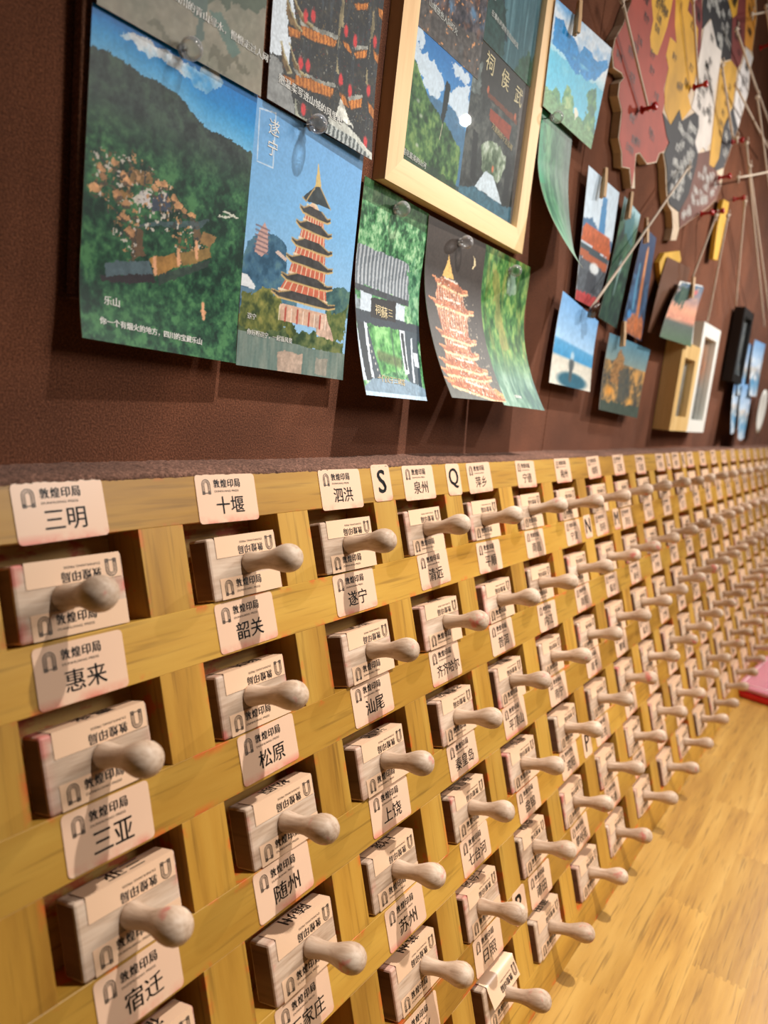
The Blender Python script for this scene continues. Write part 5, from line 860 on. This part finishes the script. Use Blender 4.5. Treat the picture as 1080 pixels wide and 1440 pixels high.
def fprint(x0, x1, z0, z1, key, W, H, painter, seed, items, mat, dy):
    """a print in the frame; the painted detail was laid out on the plane of CARDS[key]"""
    cd = dict(q=[[x0, z1], [x1, z1], [x1, z0], [x0, z0]], y=[0.058 + dy, 0.058 + dy, 0.058 + dy], t0=0, p=1)
    o, f, o0 = card_obj('photo_print', cd, W, H, painter, seed, M_card_glass, fr, origin=(0, 0, 0))
    if items: caption(o, f, np.zeros(3), items, mat, x1 - x0, z1 - z0, 0.003)
    return o
def loc2(key):
    P = [Vector((x, CARDS[key]['y'][0], z)) - fo for x, z in CARDS[key]['q']]
    xs = [p.dot(U) for p in P]; zs = [p.dot(V_) for p in P]
    return (xs[0] + xs[3]) / 2, (xs[1] + xs[2]) / 2, (zs[2] + zs[3]) / 2, (zs[0] + zs[1]) / 2
a, b, c_, d_ = loc2('f3'); fprint(FB - .02, b, FB - .03, d_, 'f3', 120, 136, paint_f3, 21, [('遇见最美的山河', .08, .885, .045, -.03, 'l')], WP, 0.0)
a4, b4, c4, d4 = loc2('f4'); f4 = FEATS['f4']
fprint(b + .004, FW - FB + .01, FB - .03, d4, 'f4', 120, 152, paint_f4, 22, [('祠', f4['t1'][0][0] , f4['t1'][0][1], .15, -.05, 'c'), ('侯', f4['t1'][1][0], f4['t1'][1][1], .15, -.05, 'c'), ('武', f4['t1'][2][0], f4['t1'][2][1], .15, -.05, 'c'), ('万里桥西千古名祠', .40, .43, .05, -.12, 'l')], GP, 0.001)
fprint(FB - .02, 1.20, d_ - .012, d_ + 1.0, 'f1', 96, 96, paint_f1, 23, [('山城夜色人间灯火', .2, .80, .05, -.05, 'l')], WP, -0.003)
fprint(1.205, FW - FB + .01, d4 - .012, d4 + 1.2, 'f2', 96, 112, paint_f2, 24, [('在瀑布声里听见自由的风', .08, .80, .045, -.08, 'l'), ('瀑', .1, .70, .05, 0, 'c')], WP, -0.004)

# ------------------------------------------------------------------ clear pushpins
ball = [(0.0 + 0.056 * (1 - math.cos(math.pi * k / 10)), max(0.004, 0.056 * math.sin(math.pi * k / 10))) for k in range(11)]
pin_me = lathe_mesh('pin_head', ball, 20); pin_me.materials.append(M_pin)
collar_me = lathe_mesh('pin_collar', [(0, 0.034), (0.006, 0.036), (0.014, 0.028), (0.02, 0.02)], 16); collar_me.materials.append(M_pin)
need_me = lathe_mesh('needle', [(-0.06, 0.003), (-0.05, 0.006), (0.03, 0.006)], 8); need_me.materials.append(M_brass)
PINS = [((1.038, 0.178, 2.118), 'clear round pushpin at the bottom edge of the grey stone postcard'), ((1.999, 0.172, 2.085), 'clear round pushpin at the bottom edge of the dark eaves postcard'), ((3.10, 0.268, 1.872), 'clear round pushpin on the tile-roofed gate postcard'), ((4.06, 0.258, 1.84), 'clear round pushpin on the dark night pagoda postcard'), ((5.06, 0.268, 1.79), 'clear round pushpin on the curling woodland postcard'), ((5.36, 0.192, 3.25), 'clear pushpin between the misty mountains and the curled green postcard')]
CAMP = Vector((-1.5626, -3.0934, 0.5875))
PPX = [(272, 71), (448, 182), (557, 296), (651, 340), (718, 379), (773, 170)]
for (p, lab) in PINS:
    o = empty('pushpin', p, lab, 'pushpin', 'clear pushpins')
    q = link('pin_collar', collar_me, o); q = link('pin_head', pin_me, o); q.location = (0, -0.008 * S, 0); link('needle', need_me, o)

# ------------------------------------------------------------------ the painted map of provinces
mp = empty('wall_map', (9.3, 0.29, 3.1), 'thick plywood map painted in red, yellow, white and black provinces', 'map')
def rel(poly, o=(9.3, 3.1)): return [(x - o[0], z - o[1]) for x, z in poly]
def clean(poly):
    a = sum(poly[i][0] * poly[(i + 1) % len(poly)][1] - poly[(i + 1) % len(poly)][0] * poly[i][1] for i in range(len(poly)))
    return poly if a > 0 else poly[::-1]
TOP = [(13.6, 8.6), (13.2, 10.5), (11.5, 11.6), (9.0, 11.2), (7.0, 9.0), (6.3, 7.0), (6.7, 5.6)]
link('plywood_plate', prism_mesh('plywood_plate', clean(rel(MAPG['plate'] + TOP)), -0.10, 0.0), mp, M_plate)
def paint_mat(name, c, writing=True):
    n = NT(name); v, raw, r = n.coords((1, 1, 1))
    a = n.noise(v, 12.0, 4, 0.6)
    base = n.ramp(a, [(0.3, rgb(*[q * 0.86 for q in c])), (0.7, rgb(*[min(255, q * 1.08) for q in c]))])
    return n.out(base, 0.6, 0.3)
MAPC = {'red': (164, 70, 54), 'yellow1': (216, 164, 48), 'yellow2': (210, 158, 48), 'maroon1': (116, 46, 44), 'black1': (38, 37, 40), 'yellow3': (206, 156, 48), 'white1': (216, 208, 200), 'yellow4': (206, 158, 62), 'maroon2': (122, 56, 52), 'orange': (214, 146, 56), 'white2': (220, 216, 214), 'black2': (42, 42, 46), 'black3': (64, 64, 68), 'brown1': (108, 66, 54)}
EXT = {'red': 1, 'yellow1': 1, 'yellow2': 1, 'maroon1': 1, 'black1': 1, 'yellow3': 1, 'maroon2': 1, 'orange': 1}
order = ['red', 'yellow1', 'yellow2', 'maroon1', 'black1', 'yellow3', 'maroon2', 'orange', 'yellow4', 'white1', 'white2', 'black3', 'black2', 'brown1']
_rm = random.Random(4)
def extend_up(poly, up=1.6):
    # the provinces go on above the traced part of the map
    top = [abs(z - (4.967 + 0.4456 * (x - 6.956))) < 0.03 for x, z in poly]; n = len(poly); out = []
    for i, p in enumerate(poly):
        if not top[i]: out.append(p); continue
        if not top[i - 1]: out.append(p)
        out.append((p[0], p[1] + up))
        if not top[(i + 1) % n]: out.append(p)
    return out
for k, nm in enumerate(order):
    poly = extend_up([tuple(p) for p in MAPG[nm]])
    o = link('province', prism_mesh('province', clean(rel(poly)), -0.104 - 0.0006 * k, -0.098), mp, paint_mat('map_paint_' + nm, MAPC[nm]))
    o['label'] = {'red': 'large red', 'mar': 'maroon', 'yel': 'yellow', 'bla': 'black', 'whi': 'white', 'ora': 'orange', 'bro': 'brown'}[nm[:3]] + ' painted province'
    # small hand-written place names
    F = Flat(); xs = [p[0] for p in poly]; zs = [p[1] for p in MAPG[nm]]
    def inside(x, z):
        r = False
        for i in range(len(poly)):
            (x0, z0), (x1, z1) = poly[i], poly[(i + 1) % len(poly)]
            if (z0 > z) != (z1 > z) and x < (x1 - x0) * (z - z0) / (z1 - z0) + x0: r = not r
        return r
    cnt = 0; tries = 0
    want = {'black2': 40, 'brown1': 34, 'black1': 28, 'red': 26, 'white1': 20}.get(nm, 7)
    while cnt < want and tries < 400:
        tries += 1; x = _rm.uniform(min(xs), max(xs)); z = _rm.uniform(min(zs), max(zs))
        if all(inside(x + a, z + b) for a in (-.14, .14) for b in (-.07, .07)):
            F.text(_rm.choice(['山南', '那曲', '日喀则', '德宏', '丽江', '大理', '昆明', '甘孜', '阿坝', '成都', '西宁', '兰州', '南宁', '桂林', '贵阳', '长沙', '武汉', '赣州']), x - 9.3, z - 3.1, 0.09); cnt += 1
    if F.v: tag(link('lettering', F.mesh('lettering', -0.1075 - 0.0006 * k), mp, M_print_white if nm[:3] in ('bla', 'bro') else M_ink), kind='stuff')
# the fully painted far part of the map above the picture
isl = link('map_island', prism_mesh('map_island', clean(rel(MAPG['taiwan'], (12.6, 3.85))), -0.035, 0.035), None, paint_mat('map_paint_island', (212, 166, 56))); isl.location = Vector((12.6, 0.2, 3.85)) * S
tag(isl, 'narrow yellow island cut-out east of the map', 'map piece')
isl = link('map_island', prism_mesh('map_island', clean(rel(MAPG['hainan'], (10.1, 2.77))), -0.035, 0.035), None, paint_mat('map_paint_island', (212, 166, 56))); isl.location = Vector((10.1, 0.255, 2.77)) * S
tag(isl, 'rounded yellow island cut-out above the pink sunset postcard', 'map piece')

# red map pins and strings
rp = lathe_mesh('pin_body', [(0, 0.02), (0.01, 0.045), (0.03, 0.046), (0.04, 0.026), (0.14, 0.022), (0.15, 0.042), (0.19, 0.046), (0.2, 0.03)], 12); rp.materials.append(M_red_plastic)
where = ['on the large red province with a string knot', 'between the yellow and white provinces', 'near the orange coast of the map', 'on the white coastal strip of the map', 'on the brown southern province holding a level string', 'above the narrow yellow island', 'lowest on the map beside another pin', 'on the map edge touching its lower neighbour']
for (x, y, z), wv in zip(MAPG['pins'], where):
    o = empty('map_pin', (x - .04, 0.155, z), 'red plastic push pin ' + wv, 'pin', 'red map pins')
    o.rotation_euler = (math.radians(-8), 0, math.radians(_rm.uniform(-14, 14)))
    link('pin_body', rp, o); link('needle', need_me, o)
slab = ['on the red province falling from above', 'running up from the yellow province pin', 'slanting down to the twisted clip on the beach postcard', 'running right from the top knot of the coast', 'running right from the yellow eastern province', 'from the white province down to the coastal pin', 'short one at the coastal pin', 'at the top right of the orange province', 'second one from the top coastal knot', 'level one leaving the brown southern province', 'plumb one holding the black frame', 'running right from below the white coast', 'holding the pink sunset postcard', 'holding the white frame', 'from the coastal pin to the blue postcards', 'second one down to the blue postcards', 'steep one right of the coast']
for (p0, p1), sl in zip(MAPG['strings'], slab):
    a = Vector(p0); b = Vector(p1); _k = slab.index(sl); a.y = 0.06 - 0.012 * _k; b.y = 0.10 - 0.012 * _k
    if 'plumb' in sl or 'holding' in sl: b.y = 0.10
    if sl.startswith('level'): a.y = b.y = -0.16
    if sl.startswith('slanting'): a.y = 0.06; b.y = 0.12
    pts = []
    for k in range(9):
        t = k / 8; q = a.lerp(b, t); q.z -= 0.03 * (b - a).length * t * (1 - t) * 0.5; pts.append(tuple(q - a))
    o = link('string', tube_mesh('string', pts, 0.016, 7), None, M_string); o.location = a * S
    tag(o, 'pale cotton string ' + sl, 'string')
    kn = link('knot', lathe_mesh('knot', [(-.03, .008), (-.02, .03), (0, .042), (.02, .03), (.03, .008)], 10), o, M_string)
    bits = [tube_mesh('t', [(0, 0, 0), (.05 * math.cos(g), -.03, .06 * math.sin(g)), (.09 * math.cos(g), -.02, .10 * math.sin(g))], .008, 5) for g in (0.4, 2.2, 4.4)]
    link('frayed_end', join('frayed_end', *bits), o, M_string)

# wooden pegs
half = prism_mesh('peg_half', [(-.022, -.19), (.012, -.19), (.02, -.05), (.022, .05), (.02, .19), (-.002, .19), (-.012, .06), (-.02, 0)], -.03, .03); half.materials.append(M_peg)
half2 = prism_mesh('peg_half', [(-x, z) for x, z in [(-.022, -.19), (.012, -.19), (.02, -.05), (.022, .05), (.02, .19), (-.002, .19), (-.012, .06), (-.02, 0)]][::-1], -.03, .03); half2.materials.append(M_peg)
spring = join('spring', tube_mesh('t', [(.034 * math.cos(a * .7), -.035 + .0023 * a, .034 * math.sin(a * .7)) for a in range(30)], .006, 5)); spring.materials.append(M_brass)
PEG = [((5.56, 0.15, 4.20), 'mountain'), ((6.835, 0.15, 3.06), 'gate tower'), ((7.765, 0.15, 3.05), 'green waterfall'), ((8.58, 0.16, 2.94), 'night tower'), ((8.19, 0.12, 1.57), 'golden city'), ((10.80, 0.02, 2.58), 'sunset')]
for (x, y, z), nm in PEG:
    o = empty('clothes_peg', (x, y, z), 'small wooden clothes peg gripping the %s postcard' % nm, 'peg', 'small wooden pegs')
    o.rotation_euler = (math.radians(_rm.uniform(-6, 6)), math.radians(_rm.uniform(2, 10)), math.radians(62)); o.scale = (.8, .62, .85)
    a = link('peg_half', half, o); a.location = (-.024 * S, 0, 0); b = link('peg_half', half2, o); b.location = (.024 * S, 0, 0); link('spring', spring, o)
o = empty('clip', (6.93, 0.10, 1.70), 'dark twisted clip at the top of the beach postcard', 'clip')
link('clip_body', join('clip_body', tube_mesh('t', [(-.06, 0, -.05), (-.03, -.03, .02), (.02, -.04, .06), (.06, -.02, .02), (.03, 0, -.04)], .03, 8)), o, plain('dark_clip', (70, 44, 32), 0.35)); link('jaw', box_mesh('jaw', (-.08, -.03, -.1), (.02, .03, -.02), .01), o, M_brass)

# small frames hanging on strings
def small_frame(pos, w, h, dep, b, mat, painter, seed, label, win=None):
    o = empty('small_frame', pos, label, 'picture frame')
    for poly in ([(0, 0), (b, b), (b, h - b), (0, h)], [(w, 0), (w, h), (w - b, h - b), (w - b, b)], [(0, 0), (w, 0), (w - b, b), (b, b)], [(0, h), (b, h - b), (w - b, h - b), (w, h)]):
        link('frame_bar', prism_mesh('frame_bar', poly, 0, dep), o, mat)
    cd = dict(q=[[b * .9, h - b * .9], [w - b * .9, h - b * .9], [w - b * .9, b * .9], [b * .9, b * .9]], y=[dep * .45] * 3, t0=0, p=1)
    card_obj('photo_print', cd, 24, 40, painter, seed, M_card_glass, o, origin=(0, 0, 0), thick=0.02)
    link('glass_pane', box_mesh('glass_pane', (b * .9, dep * .3, b * .9), (w - b * .9, dep * .3 + .006, h - b * .9)), o, M_pane)
    return o
small_frame((10.86, 0.02, 0.36), 1.18, 1.42, 0.27, 0.24, M_tan, paint_mist, 31, 'small natural wood frame below the sunset postcard')
small_frame((12.06, 0.04, 0.35), 1.36, 1.88, 0.24, 0.22, M_white, paint_grey, 32, 'small white frame beside the natural wood one')
fb = small_frame((15.3, 0.05, 1.44), 1.1, 1.5, 0.20, 0.16, M_black, paint_mist, 33, 'small black frame hanging from a plumb string')
cd = dict(q=[[10.45, 2.62], [11.85, 2.78], [11.42, 1.74], [9.6, 1.70]], y=[.12, .02, .02], t0=.3, p=1.5)
kq = dict(q=[[9.86, 2.86], [11.2, 2.95], [11.0, 1.8], [9.3, 1.72]], y=[.2, .14, .14], t0=.2, p=1.3)
o, f, o0 = card_obj('kraft_card', kq, 12, 16, paint_kraft, 41, M_card, rim=(96, 62, 44)); tag(o, 'brown kraft card hidden behind the pink sunset postcard', 'card')
o, f, o0 = card_obj('postcard', cd, 16, 16, paint_front, 40, M_card); tag(o, 'blank white card behind the pink sunset postcard', 'postcard')
# the bunch of blue cards near the right edge
BL = [((16.2, 2.35), .9, 1.0, .16, 'upper blue seaside card of the bunch under two strings'), ((17.3, 2.5), 1.0, 1.1, .10, 'second upper blue card of the bunch, nearest the edge'), ((15.9, 1.55), .7, 1.05, .10, 'lower blue card of the bunch leaning toward the black frame'), ((16.55, 1.45), .7, 1.05, .05, 'middle lower card of the blue bunch'), ((17.2, 1.35), .75, 1.0, .12, 'lower blue card of the bunch nearest the round white plate')]
for k, ((x, z), w_, h_, y_, lab) in enumerate(BL):
    w_ *= 1.5; h_ *= 1.15
    cd = dict(q=[[x, z], [x + w_, z + .05], [x + w_ - .08, z - h_ + .05], [x - .08, z - h_]], y=[y_, y_ - .12, y_ - .02], t0=.2, p=1.4)
    o, f, o0 = card_obj('postcard', cd, 24, 32, paint_blue, 50 + k, M_card); tag(o, lab, 'postcard')
pl = lathe_mesh('plate', [(0, .05), (.0, .30), (.05, .42), (.07, .56), (.085, .56), (.07, .42), (.03, .28), (.028, .02)], 32)
o = link('plate', pl, None, M_white); o.location = Vector((19.7, 0.12, 0.95)) * S; tag(o, 'round white plate hanging at the far end of the wall', 'plate')

# ------------------------------------------------------------------ ink pad on the table
ip = empty('ink_pad', (14.6, -1.78, TZ), 'red ink pad with a clear pink lid on the table', 'ink pad'); ip.rotation_euler = (0, 0, math.radians(-4))
link('base', box_mesh('base', (-1.3, -.5, 0.002), (1.3, .38, .12), .03, 2), ip, plain('red_pad_plastic', (206, 22, 26), 0.3))
link('cushion', box_mesh('cushion', (-1.2, -.42, .10), (1.2, .30, .135), .01), ip, plain('red_cushion', (196, 46, 62), 0.9))
n = NT('pink_lid'); n.out(rgb(240, 164, 180), 0.12, 0.5, Transmission_Weight=0.35, IOR=1.45)
link('lid', box_mesh('lid', (-1.28, -.48, .137), (1.28, .36, .22), .03, 2), ip, n.m)
rimp = [(-1.1, -.40), (1.1, -.40), (1.1, .28), (-1.1, .28)]
link('lid_rim', join('lid_rim', *[tube_mesh('t', [(a[0], a[1], .222), (b[0], b[1], .222)], .014, 6) for a, b in zip(rimp, rimp[1:] + rimp[:1])]), ip, plain('pale_pink_rim', (246, 206, 212), 0.25))
